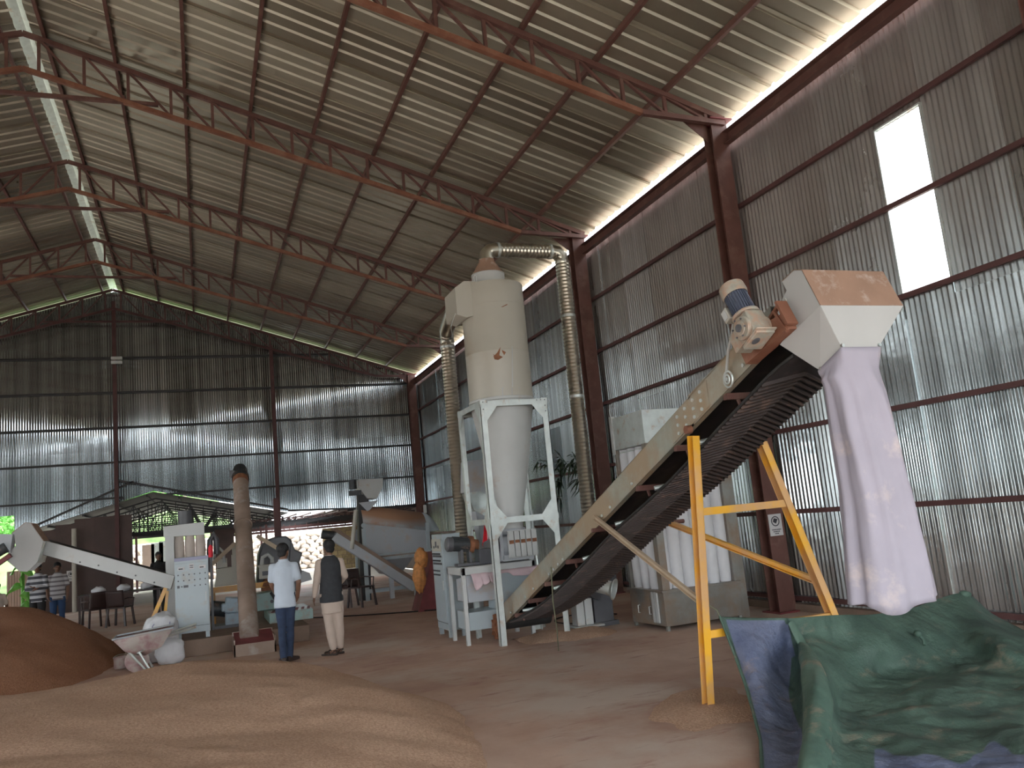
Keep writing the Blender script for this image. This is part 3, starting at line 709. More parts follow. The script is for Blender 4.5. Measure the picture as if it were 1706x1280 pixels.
for k in range(6): a = k*PI/3; m.cyl(gc+Vector((-.112, .068*math.cos(a), .068*math.sin(a))), gc+Vector((-.12, .068*math.cos(a), .068*math.sin(a))), .007, n=6)
m.build('shaft_cap', 'darkmachine', gb)
a0, a1 = gc+du*.125, gc+du*.30
m = MB(); m.cyl(a0, a1, .072, n=24)
for k in range(28):
    a = 2*PI*k/28; o_ = Vector((math.cos(a), 0, 0))+dv*math.sin(a); m.beam(a0+o_*.076, a1+o_*.076, .004, .014, o_)
mo = m.build('motor', 'motorblue', cv, label='blue finned electric motor')
MB().lathe(a1, [(.088, -.005), (.095, .02), (.092, .085), (.07, .102), (.0, .104)], 24, du).build('fan_cover', 'gearbox', mo)
tb = (a0+a1)/2+Vector((-.03, 0, 0))-dv*.11
m = MB(); m.box(tb, (.08, .07, .10), Rg); m.build('terminal_box', 'cream', mo, bevel=.006)
MB().box(tb+Vector((-.043, 0, 0)), (.004, .045, .07), Rg).build('nameplate', 'white', mo)
MB().tube([pt(1222, 538, X=3.6), pt(1219, 560, X=3.66), pt(1213, 585, X=3.72), pt(1210, 622, X=3.78)], .011, 8).build('power_conduit', 'white', cv, label='white flexible conduit')
m = MB(); cc = pt(1215, 632, X=3.77)
m.tube([cc+Vector((-.01, .055*math.cos(t*PI/8), .062*math.sin(t*PI/8))) for t in range(17)], .008, 6)
m.tube([cc+Vector((-.02, .03*math.cos(t*PI/6), .034*math.sin(t*PI/6))) for t in range(13)], .007, 6); m.cyl(cc, cc-Vector((.03, 0, 0)), .014, n=8)
m.build('cable_coil', 'galvlight', cv, label='pale coiled cable loop')
MB().cyl(pt(1151, 716, X=3.79), pt(1151, 716, X=3.79)-Vector((.05, 0, 0)), .035, n=14).build('pivot', 'redbright', cv, label='red round pivot at the top of the yellow leg')

# ---------------------------------------------------------------- yellow A frame under the conveyor
yf = thing('support_frame', 'yellow steel A-frame holding up the inclined conveyor', 'support', (4.4, 5.85, 0))
LT, LB = Vector((3.755, 5.68, 2.16)), Vector((3.76, 5.97, .0))
RT, RB_ = Vector((4.53, 5.86, 2.13)), Vector((5.13, 5.77, .0))
def leg(a, b, w, h, lab):
    m = MB(); m.channel(a, b, h, w, .007, (0, 1, 0), -1); return m.build('leg', 'yellow', yf, label=lab)
leg(LT, LB, .085, .06, 'near yellow channel leg'); leg(RT, RB_, .085, .06, 'far yellow leg splayed towards the wall')
def lerp(a, b, t): return a+(b-a)*t
def atz(a, b, z): return lerp(a, b, (z-a.z)/(b.z-a.z))
m = MB(); m.beam(atz(LT, LB, 1.55), atz(RT, RB_, 1.55), .05, .06); m.build('cross_bar', 'yellow', yf)
m = MB(); m.beam(atz(LT, LB, .58), atz(RT, RB_, .58), .05, .06); m.build('cross_bar', 'yellow', yf)
m = MB(); m.channel((3.765, 7.70, 1.57), (3.76, 5.90, .83), .03, .05, .005); m.build('diagonal_strut', 'wood', yf, label='beige diagonal strut of the near leg')
m = MB(); m.channel((4.54, 7.78, 1.50), (4.90, 5.86, .87), .04, .055, .006); m.build('diagonal_strut', 'yellow', yf, label='yellow diagonal strut of the far leg')

# ---------------------------------------------------------------- fabric sleeve hanging from the hood
prof = [(2.50, 3.90, 4.24, .10), (2.38, 3.86, 4.27, .13), (2.26, 3.88, 4.29, .15), (1.95, 3.89, 4.33, .17), (1.60, 3.90, 4.37, .19), (1.30, 3.89, 4.40, .20), (1.05, 3.87, 4.43, .21), (.90, 3.86, 4.45, .21)]
NS, NR = 64, 44
rings = []
for j in range(NR+1):
    t = j/NR; z = 2.50+(.88-2.50)*t
    for (za, a0_, a1_, ra), (zb_, b0_, b1_, rb) in zip(prof, prof[1:]):
        if z <= za and z >= zb_-.03: k = (za-z)/(za-zb_); xa = a0_+(b0_-a0_)*k; xb = a1_+(b1_-a1_)*k; ry = ra+(rb-ra)*k; break
    cx, rx = (xa+xb)/2, (xb-xa)/2; cy = 4.24+.05*t; ring = []
    for i in range(NS):
        a = 2*PI*i/NS
        w = (.016*math.sin(5*a+1.2+t*1.5)+.012*math.sin(9*a+2+1.2*math.sin(2.2*t))+.008*math.sin(15*a+4*t))*min(1, t*3+.15)*(1+.5*noise.noise(Vector((a, t*3, 2))))
        k = 1+w/rx
        hem = .035*math.sin(2*a+.6)+.015*math.sin(5*a) if j == NR else 0
        ring.append(Vector((cx+rx*k*math.cos(a)+.01*noise.noise(Vector((a, t*6, 0))), cy-ry*k*math.sin(a), z+hem)))
    rings.append(ring)
# the top rim follows the slanting mouth of the hopper
def rim(a):
    c, s = math.cos(a), math.sin(a); q = max(abs(c), abs(s)); u, v = (c/q+1)/2, (s/q+1)/2
    return fl.lerp(fr, u).lerp(bl.lerp(br, u), 1-v if False else (1-v))
for j in range(5):
    k = 1-j/5
    for i in range(NS):
        a = 2*PI*i/NS; c, s = math.cos(a), -math.sin(a); q = max(abs(c), abs(s)); u, v = (c/q+1)/2, (s/q+1)/2
        t_ = fl.lerp(fr, u).lerp(bl.lerp(br, u), v)+Vector(((u-.5)*.02, (v-.5)*.02, -.035*j))
        rings[j][i] = rings[j][i].lerp(t_, k*k*(3-2*k))
m = MB(); m.loft(rings, False)
sl = m.build('fabric_sleeve', 'fabric', None, smooth=1.5, solid=.003); tag(sl, 'long white fabric sleeve hanging from the conveyor hood down to the tarpaulin', 'fabric sleeve')

# ---------------------------------------------------------------- tarpaulin
def P3(x, y, **k): return pt(x, y, **k)
G = [
 [P3(1199,1028,Y=5.84), P3(1224,1093,Z=.42), P3(1242,1143,Z=.25), P3(1256,1193,Z=.13), P3(1267,1235,Z=.06), P3(1269,1285,Z=.02), P3(1262,1360,Z=.01)],
 [P3(1255,1030,Y=5.80), P3(1262,1100,Z=.40), P3(1275,1150,Z=.22), P3(1284,1200,Z=.10), P3(1290,1245,Z=.05), P3(1296,1295,Z=.02), P3(1290,1370,Z=.01)],
 [P3(1305,1030,Y=5.74), P3(1312,1092,Z=.34), P3(1322,1140,Z=.18), P3(1327,1190,Z=.08), P3(1330,1240,Z=.04), P3(1330,1300,Z=.02), P3(1330,1370,Z=.01)],
 [P3(1322,1030,Y=5.70), P3(1345,1075,Z=.42), P3(1362,1125,Z=.34), P3(1372,1185,Z=.25), P3(1372,1245,Z=.16), P3(1365,1300,Z=.09), P3(1360,1370,Z=.04)],
 [P3(1395,1025,Y=5.74), P3(1400,1072,Z=.38), P3(1405,1128,Z=.20), P3(1402,1175,Z=.12), P3(1408,1225,Z=.09), P3(1410,1290,Z=.05), P3(1410,1370,Z=.02)],
 [P3(1455,1024,Y=5.85), P3(1458,1070,Z=.36), P3(1465,1122,Z=.13), P3(1475,1165,Z=.10), P3(1478,1220,Z=.06), P3(1480,1290,Z=.03), P3(1480,1370,Z=.01)],
 [P3(1520,1013,Y=6.05), P3(1525,1060,Z=.33), P3(1540,1118,Z=.10), P3(1550,1150,Z=.12), P3(1560,1210,Z=.05), P3(1560,1290,Z=.03), P3(1560,1370,Z=.01)],
 [P3(1605,989,Y=6.40), P3(1600,1045,Z=.30), P3(1612,1105,Z=.10), P3(1625,1145,Z=.09), P3(1630,1205,Z=.04), P3(1640,1290,Z=.03), P3(1640,1370,Z=.01)],
 [P3(1655,1024,Y=6.35), P3(1665,1070,Z=.24), P3(1675,1115,Z=.08), P3(1685,1155,Z=.05), P3(1700,1215,Z=.04), P3(1710,1290,Z=.03), P3(1710,1370,Z=.01)],
 [P3(1720,1055,Y=6.25), P3(1735,1090,Z=.15), P3(1745,1130,Z=.06), P3(1755,1170,Z=.05), P3(1780,1225,Z=.04), P3(1800,1300,Z=.03), P3(1800,1370,Z=.01)],
 [P3(1850,1100,Y=6.1), P3(1860,1125,Z=.08), P3(1865,1160,Z=.05), P3(1870,1200,Z=.04), P3(1880,1260,Z=.04), P3(1890,1320,Z=.02), P3(1890,1380,Z=.01)],
]
def cr1(a, b, c_, d, t): return .5*((2*b)+(c_-a)*t+(2*a-5*b+4*c_-d)*t*t+(3*b-a-3*c_+d)*t**3)
def surf(u, v):
    nu, nv = len(G)-1, len(G[0])-1; x, y = min(u*nu, nu-1e-6), min(v*nv, nv-1e-6); i, j = int(x), int(y); fx, fy = x-i, y-j
    def gg(a, b): return G[max(0, min(nu, a))][max(0, min(nv, b))]
    cols_ = [cr1(gg(i+k, j-1), gg(i+k, j), gg(i+k, j+1), gg(i+k, j+2), fy) for k in (-1, 0, 1, 2)]
    p = cr1(*cols_, fx)
    amp = min(1, v*5, (1-v)*4+.2)*min(1, u*12+.1)
    w = .030*noise.noise(p*3.5)+.014*noise.noise(p*10)+.075*(abs(noise.noise(Vector((p.x*1.9+p.y*.9, p.y*1.2, 4.2))))-.25)
    w += .022*math.sin(p.x*9+p.y*14+3*noise.noise(p*1.6))*max(0, .5-v)*1.2
    p = p.copy(); p.z = max(.008, p.z+w*amp); p.x = min(p.x, 7.62); return p
NU, NV = 240, 150
m = MB(); m.grid(surf, NU, NV)
tp = m.build('tarpaulin', 'tarp', None, smooth=1.2, solid=.004)
at_ = tp.data.attributes.new('blueside', 'FLOAT', 'POINT'); vals = []
for j in range(NV+1):
    for i in range(NU+1):
        u, v = i/NU*10, j/NV*6
        b1 = min(u-.22, 2.0+.22*math.sin(v*2)-u, v-.10)
        b2 = min(u-4.7, v-(4.62+.16*math.sin(u*2.3)+.1*math.sin(u*5)), 5.5-v)
        b3 = min(u-1.9, 2.34-u, v-.25, 1.25-v)
        vals.append(max(b1, b2, b3))
at_.data.foreach_set('value', vals)
MB().tube([G[0][k].lerp(G[0][k+1], t/4)+Vector((0, 0, .006)) for k in range(6) for t in range(4)], .010, 6).build('hem', 'tarpgreen', tp); tag(tp, 'dusty green tarpaulin with blue reverse heaped on the floor under the fabric sleeve', 'tarpaulin')
# rolled fold, hem cord, knots
m = MB(); path = [pt(1318, 1034, Y=5.66), pt(1336, 1070, Z=.46), pt(1352, 1110, Z=.40), pt(1362, 1160, Z=.31), pt(1362, 1210, Z=.22), pt(1356, 1260, Z=.14), pt(1350, 1300, Z=.09)]
P = densify(path, .05); NP = len(P)
rg = []
for i, p in enumerate(P):
    t = i/(NP-1); r = (.03+.085*math.sin(min(1, t*1.6)*PI/2))
    rg.append([p+Vector((math.cos(a)*r*(1+.25*noise.noise(Vector((a*1.2, t*6, 0)))), 0, math.sin(a)*r*.75*(1+.3*noise.noise(Vector((a, t*5, 3))))-.03)) for a in [2*PI*k/20 for k in range(20)]])
m.loft(rg); m.build('rolled_fold', 'tarpgreen', tp, smooth=1.2, label='rolled green fold lying over the blue side')
m = MB(); pk = pt(1606, 990, Y=6.38); m.ell(pk, (.05, .05, .035)); m.ell(pk+Vector((.05, 0, -.01)), (.04, .03, .03)); m.tube([pk, pk+Vector((.05, -.02, -.06)), pk+Vector((.03, -.03, -.10))], .018, 8); m.build('knot', 'tarpgreen', tp); m = MB()
pk2 = pt(1529, 1056, Z=.36); m.ell(pk2, (.035, .035, .03)); m.tube([pk2, pk2+Vector((.02, -.03, -.05)), pk2+Vector((0, -.05, -.09))], .015, 8)
m.build('knot', 'tarpgreen', tp)
rp = MB().tube([Vector((3.76, 5.90, .84)), Vector((3.85, 5.85, .76)), pt(1200, 1029, Y=5.84)], .005, 6).build('cord', 'rope'); tag(rp, 'thin cord tying the tarpaulin corner to the yellow leg', 'cord')

# ---------------------------------------------------------------- cyclone separator
CX, CY = 4.12, 11.10
cy = thing('cyclone_separator', 'tall cream cyclone separator with white cone in a galvanized frame', 'cyclone', (CX, CY, 0))
MB().lathe((CX, CY, 0), [(.466, 3.33), (.466, 4.0), (.468, 4.003), (.466, 4.006), (.466, 4.70), (.469, 4.703), (.466, 4.706), (.466, 5.02), (.46, 5.03), (.01, 5.035)], 56).build('body', 'cream', cy)
MB().lathe((CX, CY, 0), [(.466, 3.34), (.475, 3.33), (.475, 3.30), (.462, 3.29), (.30, 2.35), (.145, 1.58), (.145, 1.50)], 56).build('cone', 'white', cy, label='white tapering cone')
MB().lathe((CX-.03, CY, 0), [(.245, 5.02), (.245, 5.22), (.25, 5.225), (.25, 5.235), (.24, 5.24)], 40).build('top_neck', 'white', cy)
MB().lathe((CX-.03, CY, 0), [(.24, 5.24), (.115, 5.44), (.115, 5.47)], 40).build('top_reducer', 'hooddust', cy, label='brown dusty conical reducer')
m = MB(); m.prism([(3.50, 10.92, 4.58), (3.50, 10.92, 4.98), (3.62, 10.85, 5.06), (3.80, 10.85, 5.06), (3.80, 10.85, 4.56), (3.62, 10.85, 4.52)], (0, .55, 0)); m.build('inlet_box', 'cream', cy, bevel=.004)
m = MB(); m.tube([(3.78, 10.86, 5.04), (3.78, 10.86, 5.13), (3.80, 10.86, 5.15), (3.82, 10.86, 5.13), (3.82, 10.86, 5.04)], .008, 6)
m.build('lifting_eye', 'white', cy)
def onbody(px, py, r=.468):
    v = CR*((px-853)/FPX)+CD*((py-640)/FPX)+_f; o_ = Vector((-CX, -CY, 0)); a = v.x**2+v.y**2; b = 2*(v.x*o_.x+v.y*o_.y); c_ = o_.x**2+o_.y**2-r*r
    t = (-b-math.sqrt(max(0, b*b-4*a*c_)))/(2*a); return Vector((v.x*t, v.y*t, EYE+v.z*t))
def patch(name, polys, mm, par, r=.468, lab=None):
    m = MB()
    for pl in polys:
        a = [onbody(*p, r) for p in pl]; b = [onbody(*p, r+.002) for p in pl]; n = len(a)
        m.add(a+b, [tuple(range(n, 2*n))]+[(i, (i+1) % n, (i+1) % n+n, i+n) for i in range(n)])
    return m.build(name, mm, par, label=lab)
patch('scuff_mark', [[(822, 594), (828, 588), (834, 578), (832, 592), (838, 595), (830, 600), (824, 599)], [(836, 583), (843, 587), (840, 592), (837, 587)], [(821, 590), (826, 593), (825, 596)]], 'rust', cy, lab='brown torn scuff mark on the cylinder')
patch('paint_run', [[(852.5, 577), (854, 577), (855, 645), (853, 645)]], 'white', cy)
patch('seam_line', [[(836, 511), (845, 506.5), (845.5, 508), (837, 512)], [(782, 522), (836, 511), (836, 511.7), (782, 522.7)], [(769.5, 470), (771, 470), (772, 500), (771, 502)], [(780, 478), (783, 484), (781, 487), (779, 481)]], 'rust', cy)
patch('weld_box', [[(837, 646), (866, 646), (866, 647), (837, 647)], [(836.5, 646), (837.5, 646), (838, 664), (837, 664)], [(852, 646), (853.2, 646), (854.5, 664), (853.2, 664)]], 'greypaint', cy)
# rotary valve, finned cover
m = MB(); m.cyl((CX-.03, CY, 1.50), (CX-.03, CY, 1.42), .20, n=20); m.cyl((CX-.28, CY, 1.27), (CX+.22, CY, 1.27), .17, n=24); m.bb(CX-.26, CX+.20, CY-.2, CY+.2, 1.06, 1.14)
m.bb(CX-.28, CX-.24, CY-.2, CY+.2, 1.08, 1.46)
m.build('rotary_valve', 'greypaint', cy, bevel=.004)
m = MB(); m.bb(CX-.19, CX+.21, CY-.27, CY-.24, 1.10, 1.47)
for k in range(5): m.bb(CX-.19+k*.085, CX-.115+k*.085, CY-.30, CY-.265, 1.11, 1.46)
m.build('ribbed_cover', 'white', cy, bevel=.003, label='white ribbed cover of the rotary valve')
m = MB()
for k in range(5): m.bb(CX-.185+k*.085, CX-.12+k*.085, CY-.302, CY-.2985, 1.29+.01*(k % 2), 1.34)
m.build('rust_streak', 'rust', cy, label='orange rust streak across the ribs')
# frame
fr_ = thing('steel_rack', 'galvanized angle-steel frame standing around the white cyclone cone', 'frame', (4.1, 11.08, 0))
FX0, FX1, FY0, FY1 = 3.60, 4.60, 10.55, 11.62
for (x, y, sx, sy, l) in ((FX0, FY0, 1, 1, 'front left leg of the frame'), (FX1, FY0, -1, 1, 'front right leg'), (FX0, FY1, 1, -1, 'rear left leg'), (FX1, FY1, -1, -1, 'rear right leg')):
    m = MB(); m.bb(x, x+sx*.085, y, y+sy*.008, 0, 3.27); m.bb(x, x+sx*.008, y, y+sy*.085, 0, 3.27); m.build('leg', 'galvlight', fr_, label=l)
for z in (3.22, 1.62):
    for y, s in ((FY0, 1), (FY1, -1)):
        m = MB(); m.bb(FX0, FX1, y-s*.003, y+s*.005, z-.04, z+.04); m.bb(FX0, FX1, y, y+s*.07, z+.032, z+.04); m.build('rail', 'galvlight', fr_)
    for x, s in ((FX0, 1), (FX1, -1)):
        m = MB(); m.bb(x-s*.003, x+s*.005, FY0, FY1, z-.04, z+.04); m.bb(x, x+s*.07, FY0, FY1, z+.032, z+.04); m.build('rail', 'galvlight', fr_)
for z, ups in ((3.22, (-1,)), (1.62, (1, -1))):
    for x, s in ((FX0, 1), (FX1, -1)):
        for dz in ups:
            m = MB(); m.prism([(x+s*.05, FY0-.004, z+dz*.04), (x+s*.24, FY0-.004, z+dz*.04), (x+s*.08, FY0-.004, z+dz*.24), (x+s*.05, FY0-.004, z+dz*.24)], (0, .006, 0))
            m.build('gusset_plate', 'galvlight', fr_)
    for y, s in ((FY0, 1), (FY1, -1)):
        for dz in ups:
            m = MB(); m.prism([(FX0-.004, y+s*.05, z+dz*.04), (FX0-.004, y+s*.24, z+dz*.04), (FX0-.004, y+s*.08, z+dz*.24), (FX0-.004, y+s*.05, z+dz*.24)], (.006, 0, 0)); m.build('gusset_plate', 'galvlight', fr_)
m = MB()
for x, z in ((4.44, 3.24), (4.50, 3.24), (4.56, 3.24), (4.56, 3.16), (4.56, 3.08), (3.64, 3.24), (3.70, 3.24), (3.64, 3.14)): m.cyl((x, FY0-.005, z), (x, FY0-.012, z), .008, n=6)
m.build('frame_bolts', 'darkmachine', fr_)
# vibrating screen table under the valve, motor on it
st = thing('screen_table', 'low white steel stand with pink cloths draped on it beneath the cyclone', 'stand', (3.75, 11.4, 0))
TY0, TY1, TX0, TX1 = 11.0, 11.75, 3.28, 4.36
m = MB()
m.bb(TX0, TX1, TY0, TY0+.05, .93, 1.03); m.bb(TX0, TX1, TY1-.05, TY1, .93, 1.03); m.bb(TX0, TX0+.05, TY0, TY1, .93, 1.03); m.bb(TX1-.05, TX1, TY0, TY1, .93, 1.03); m.bb(TX0+.02, TX1-.02, TY0+.02, TY1-.02, 1.02, 1.035)
m.build('table_frame', 'white', st, bevel=.004)
for x, y in ((TX0+.03, TY0+.05), (TX1-.1, TY0+.05), (TX0+.03, TY1-.05), (TX1-.1, TY1-.05)): MB().beam((x, y, 0), (x, y, .94), .05, .05).build('leg', 'white', st)
m = MB(); m.bb(TX0+.08, TX1-.35, TY0+.1, TY1-.1, .18, .42); m.build('lower_chute', 'paleblue', st, bevel=.004)
m = MB(); m.prism([(TX0+.1, TY0+.12, .55), (TX0+.1, TY1-.1, .55), (TX0+.1, TY1-.1, .85), (TX0+.1, TY0+.12, .92)], (.42, 0, 0)); m.build('screen_box', 'greypaint', st, bevel=.004)
m = MB(); m.prism([(3.78, 10.98, .93), (4.38, 10.98, .93), (4.38, 10.98, .74), (3.86, 10.98, .38), (3.78, 10.98, .38)], (0, .5, 0)); m.build('feed_hopper', 'paleblue', st, bevel=.004, label='pale blue grey hopper plate feeding the conveyor')
def drape(pts, zt, drop, seed, mm, lab, cat='cloth'):
    """cloth lying over an edge: pts along the edge, hanging down by drop"""
    m = MB(); n = 26; k = 12; pts = [Vector(p) for p in pts]
    def fn(u, v):
        x = u*(len(pts)-1); i = min(int(x), len(pts)-2); p = pts[i].lerp(pts[i+1], x-i)
        d = drop*(.75+.5*noise.noise(Vector((u*4+seed, 0, 0)))+.3*math.sin(u*6+seed))
        if v < .35: q = Vector((p.x, p.y+.2*(1-v/.35), zt+.008+.01*noise.noise(Vector((u*6, v*6, seed)))))
        else: t = (v-.35)/.65; q = Vector((p.x+.02*math.sin(u*20+seed)*t, p.y-.03-.03*t-.02*abs(math.sin(u*11+seed))*t, zt-d*t))
        return q
    m.grid(fn, n, k); o = m.build(cat, mm, None, 1.3, solid=.004); tag(o, lab, 'cloth'); return o
drape([(3.40, 10.99, 0), (3.75, 10.99, 0)], .93, .22, 1.3, 'pinkcloth', 'dirty pink-white cloth draped over the left of the stand under the cyclone')
drape([(3.80, 10.97, 0), (4.40, 10.97, 0)], .94, .10, 4.1, 'pinkcloth', 'pale pink cloth lying on the feed hopper at the foot of the conveyor')
m = MB(); m.grid(lambda u, v: Vector((4.34+.10*u+.05*v*(1-u), 10.93-.04*math.sin(v*3), .95-.30*v+.02*noise.noise(Vector((u*3, v*5, 1))))), 8, 12); o = m.build('cloth', 'pinkcloth', None, 1.3, solid=.004); tag(o, 'pink rag hanging over the hopper edge beside the conveyor plate', 'cloth')
rc = MB()
def rcf(u, v): 
    a = (u-.5)*1.2; return Vector((3.69+.085*math.sin(a*2)*(.25+v), 10.98-.03*math.cos(u*14)*(.3+v), 1.66-.36*v*(.75+.5*abs(u-.5))))
rc.grid(rcf, 24, 16); rc.m = [1 if (i % 24) in (10, 11, 12, 13) else 0 for i in range(24*16)]
o = rc.build('cloth', ['redplastic', 'pinkcloth'], None, 1.3, solid=.005); tag(o, 'bright red cloth with a pale stripe hung between the frame legs', 'cloth')
mt = thing('electric_motor', 'dark electric motor lying beside the tall cabinet under the cyclone', 'motor', (3.45, 11.35, 1.03))
mc = Vector((3.20, 11.3, 1.36)); m = MB(); m.cyl(mc, mc+Vector((.30, 0, -.03)), .095, n=24)
for k in range(24):
    a = 2*PI*k/24; o_ = Vector((0, math.cos(a), math.sin(a))); m.beam(mc+Vector((.07, 0, 0))+o_*.097, mc+Vector((.29, 0, -.03))+o_*.097, .005, .014, o_)
m.build('motor_casing', 'motordark', mt)
MB().lathe(mc, [(.0, -.03), (.08, -.028), (.10, -.01), (.10, .06)], 24, (1, 0, -.1)).build('fan_cover', 'darkmachine', mt)
m = MB(); m.cyl(mc+Vector((.30, 0, -.03)), mc+Vector((.36, 0, -.035)), .12, n=20); m.cyl(mc+Vector((.36, 0, -.035)), mc+Vector((.44, 0, -.04)), .07, n=16); m.build('rusty_flange', 'rust', mt)
m = MB(); m.bb(3.62, 3.80, 11.2, 11.42, 1.04, 1.25); m.bb(3.30, 3.62, 11.22, 11.40, 1.04, 1.08); m.bb(3.36, 3.40, 11.24, 11.38, 1.08, 1.27); m.bb(3.48, 3.52, 11.24, 11.38, 1.08, 1.27); m.build('reducer', 'darkmachine', mt, bevel=.006)
# ducts
d1 = thing('exhaust_duct', 'long spiral metal duct rising from the floor and bending over to the cyclone top', 'duct', (5.33, 11.1, 0))
path = [(CX-.03, CY, 5.46)]+arc((CX-.03, CY, 5.63), (0, 0, -1), (1, 0, 0), .16)+arc((5.33, CY, 5.63), (-1, 0, 0), (0, 0, -1), .17)+[(5.33, CY, .95)]
ribbed(path, .103, .028, .010, 20).build('spiral_pipe', 'duct', d1)
for p in ((4.28, 5.63), (5.14, 5.63)):
    MB().cyl((p[0]-.02, CY, p[1]), (p[0]+.02, CY, p[1]), .118, n=22).build('joint_collar', 'galvlight', d1)
for z in (4.6, 3.35): MB().cyl((5.33, CY, z-.02), (5.33, CY, z+.02), .115, n=22).build('joint_collar', 'galvlight', d1)
d2 = thing('inlet_duct', 'spiral metal duct standing behind the tall cabinet and bending into the cyclone inlet', 'duct', (3.90, 12.85, 0))
path = [(3.92, 12.9, .9)]+arc((3.92, 12.9, 4.78), (0, 0, -1), (-.25, -.95, .1), .20)+[(3.62, 11.45, 4.80)]
ribbed(path, .112, .028, .010, 20).build('spiral_pipe', 'duct', d2)
MB().bb(3.72, 4.12, 12.75, 13.15, 0, .9).build('fan_box', 'greypaint', d2)
MB().cyl((3.92, 12.9, 4.52), (3.92, 12.9, 4.56), .128, n=22).build('joint_collar', 'galvlight', d2)
MB().tube([(3.50, 11.0, 4.62), (3.45, 11.1, 4.45), (3.62, 11.6, 4.40), (3.75, 12.0, 4.5)], .006, 6).build('cable_loop', 'white', d2)
# grey square transition duct behind the frame
sd = thing('square_duct', 'grey square sheet-metal duct stepping down behind the frame legs', 'duct', (3.95, 12.3, 1.5))
Y_ = 12.4
q = [pt(a, b, Y=Y_) for a, b in ((778, 768), (806, 765), (840, 775), (838, 860), (800, 825), (778, 820))]
MB().prism(q, (0, .35, 0)).build('upper_box', 'greypaint', sd, bevel=.004)
q = [pt(a, b, Y=Y_-.03) for a, b in ((778, 822), (800, 818), (836, 840), (838, 862), (822, 868), (790, 850))]
MB().prism(q, (0, .3, 0)).build('elbow_plate', 'galv', sd)
q = [pt(a, b, Y=Y_) for a, b in ((792, 852), (836, 862), (826, 900), (812, 925), (802, 900))]
MB().prism(q, (0, .25, 0)).build('lower_taper', 'greypaint', sd, bevel=.004)
vp = MB(); vp.cyl(pt(876, 775, Y=11.75), pt(884, 850, Y=11.75), .018, n=10); vp.cyl(pt(884, 850, Y=11.75), pt(886, 880, Y=11.75), .04, n=12); q_ = pt(894, 938, Y=11.75); vp.cyl(pt(886, 880, Y=11.75), q_, .055, n=14); vp.cyl(q_, (q_.x, 11.78, 0), .055, n=14)
o = vp.build('vertical_pipe', 'galv'); tag(o, 'thin galvanized pipe standing just right of the cyclone cone', 'pipe')

# blower by the filter
bl_ = thing('blower', 'steel blower with a flared outlet beside the bag filter', 'blower', (5.3, 11.0, 0))
m = MB(); m.cyl((5.33, 11.2, .62), (5.33, 10.95, .62), .26, n=28); m.bb(5.22, 5.46, 10.97, 11.2, .62, .98); m.build('fan_housing', 'darkmachine', bl_)
m = MB(); m.bb(5.15, 5.55, 10.95, 11.3, .0, .06); m.bb(5.2, 5.5, 11.0, 11.2, .06, .4); m.build('blower_base', 'darkmachine', bl_)
a = pt(992, 975, Y=10.6); b = pt(1018, 981, Y=10.45)
m = MB(); m.loft([m.ring(a+Vector((0, .25, 0)), b-a, .09, 20), m.ring(a, b-a, .09, 20), m.ring(b, b-a, .10, 20), m.ring(b+(b-a).normalized()*.04, b-a, .145, 20), m.ring(b+(b-a).normalized()*.05, b-a, .145, 20)], False)
m.build('flared_outlet', 'galvlight', bl_, solid=.004)
bx = MB(); a = pt(958, 1018, Y=11.0); bx.bb(4.88, 5.00, 10.9, 11.1, .06, .42); bx.bb(5.01, 5.13, 10.9, 11.1, .06, .42); bx.bb(4.8, 5.25, 10.8, 11.15, .03, .06)
o = bx.build('white_canister', 'white', None, bevel=.01); tag(o, 'pair of white steel canisters on a thin plate behind the conveyor belt', 'canister')

# ---------------------------------------------------------------- bag filter
bf = thing('bag_filter', 'large dust filter with tall white fabric tubes by the right wall', 'dust filter', (6.1, 10.1, 0))
BX0, BX1, BY0, BY1 = 5.60, 6.78, 9.70, 10.62
m = MB(); m.bb(BX0, BX1, BY0, BY1, .06, .50); m.bb(BX0-.03, BX1+.03, BY0-.03, BY1+.03, .49, .52)
m.build('dust_box', 'dullsteel', bf, bevel=.004, label='dull steel dust box')
for x, y in ((BX0+.03, BY0+.03), (BX1-.03, BY0+.03), (BX0+.03, BY1-.03), (BX1-.03, BY1-.03)): MB().beam((x, y, 0), (x, y, .07), .04, .04).build('foot', 'galv', bf)
m = MB(); m.bb(BX0-.012, BX0-.002, BY0+.36, BY1-.12, .12, .44); dr = m.build('inspection_door', 'dullsteel', bf)
m = MB()
for y in (10.05, 10.35):
    m.tube([(BX0-.012, y, .30), (BX0-.04, y, .30), (BX0-.04, y, .20), (BX0-.012, y, .20)], .006, 6)
m.build('door_handle', 'galvlight', dr)
m = MB(); m.bb(BX0-.03, BX0-.005, BY0+.14, BY0+.20, .10, .50); m.bb(BX0-.03, BX0-.005, BY0+.22, BY0+.28, .10, .50); m.build('white_batten', 'white', bf)
m = MB(); m.bb(BX0, BX1, BY0, BY1, 2.46, 2.92); m.build('top_box', 'galvlight', bf, bevel=.004)
m = MB(); m.bb(BX0-.012, BX0+.04, BY1-.05, BY1+.02, 2.40, 2.95); m.build('corner_strip', 'white', bf)
for x, y in ((BX0, BY0), (BX1-.06, BY0), (BX0, BY1-.06), (BX1-.06, BY1-.06)):
    m = MB(); k = .11 if (x, y) == (BX0, BY0) else .05; m.bb(x, x+k, y, y+k, .5, 2.47); m.build('post', 'dullsteel', bf)
m = MB(); m.bb(BX1-.02, BX1+.13, BY0+.02, BY0+.05, .02, 2.35); m.build('side_flange', 'dullsteel', bf)
tm = MB(); tm.lathe((0, 0, 0), [(.082, 0), (.094, .05), (.096, .9), (.094, 1.85), (.08, 1.93)], 20); tmesh = tm.mesh('fabric_tube', 'bag')
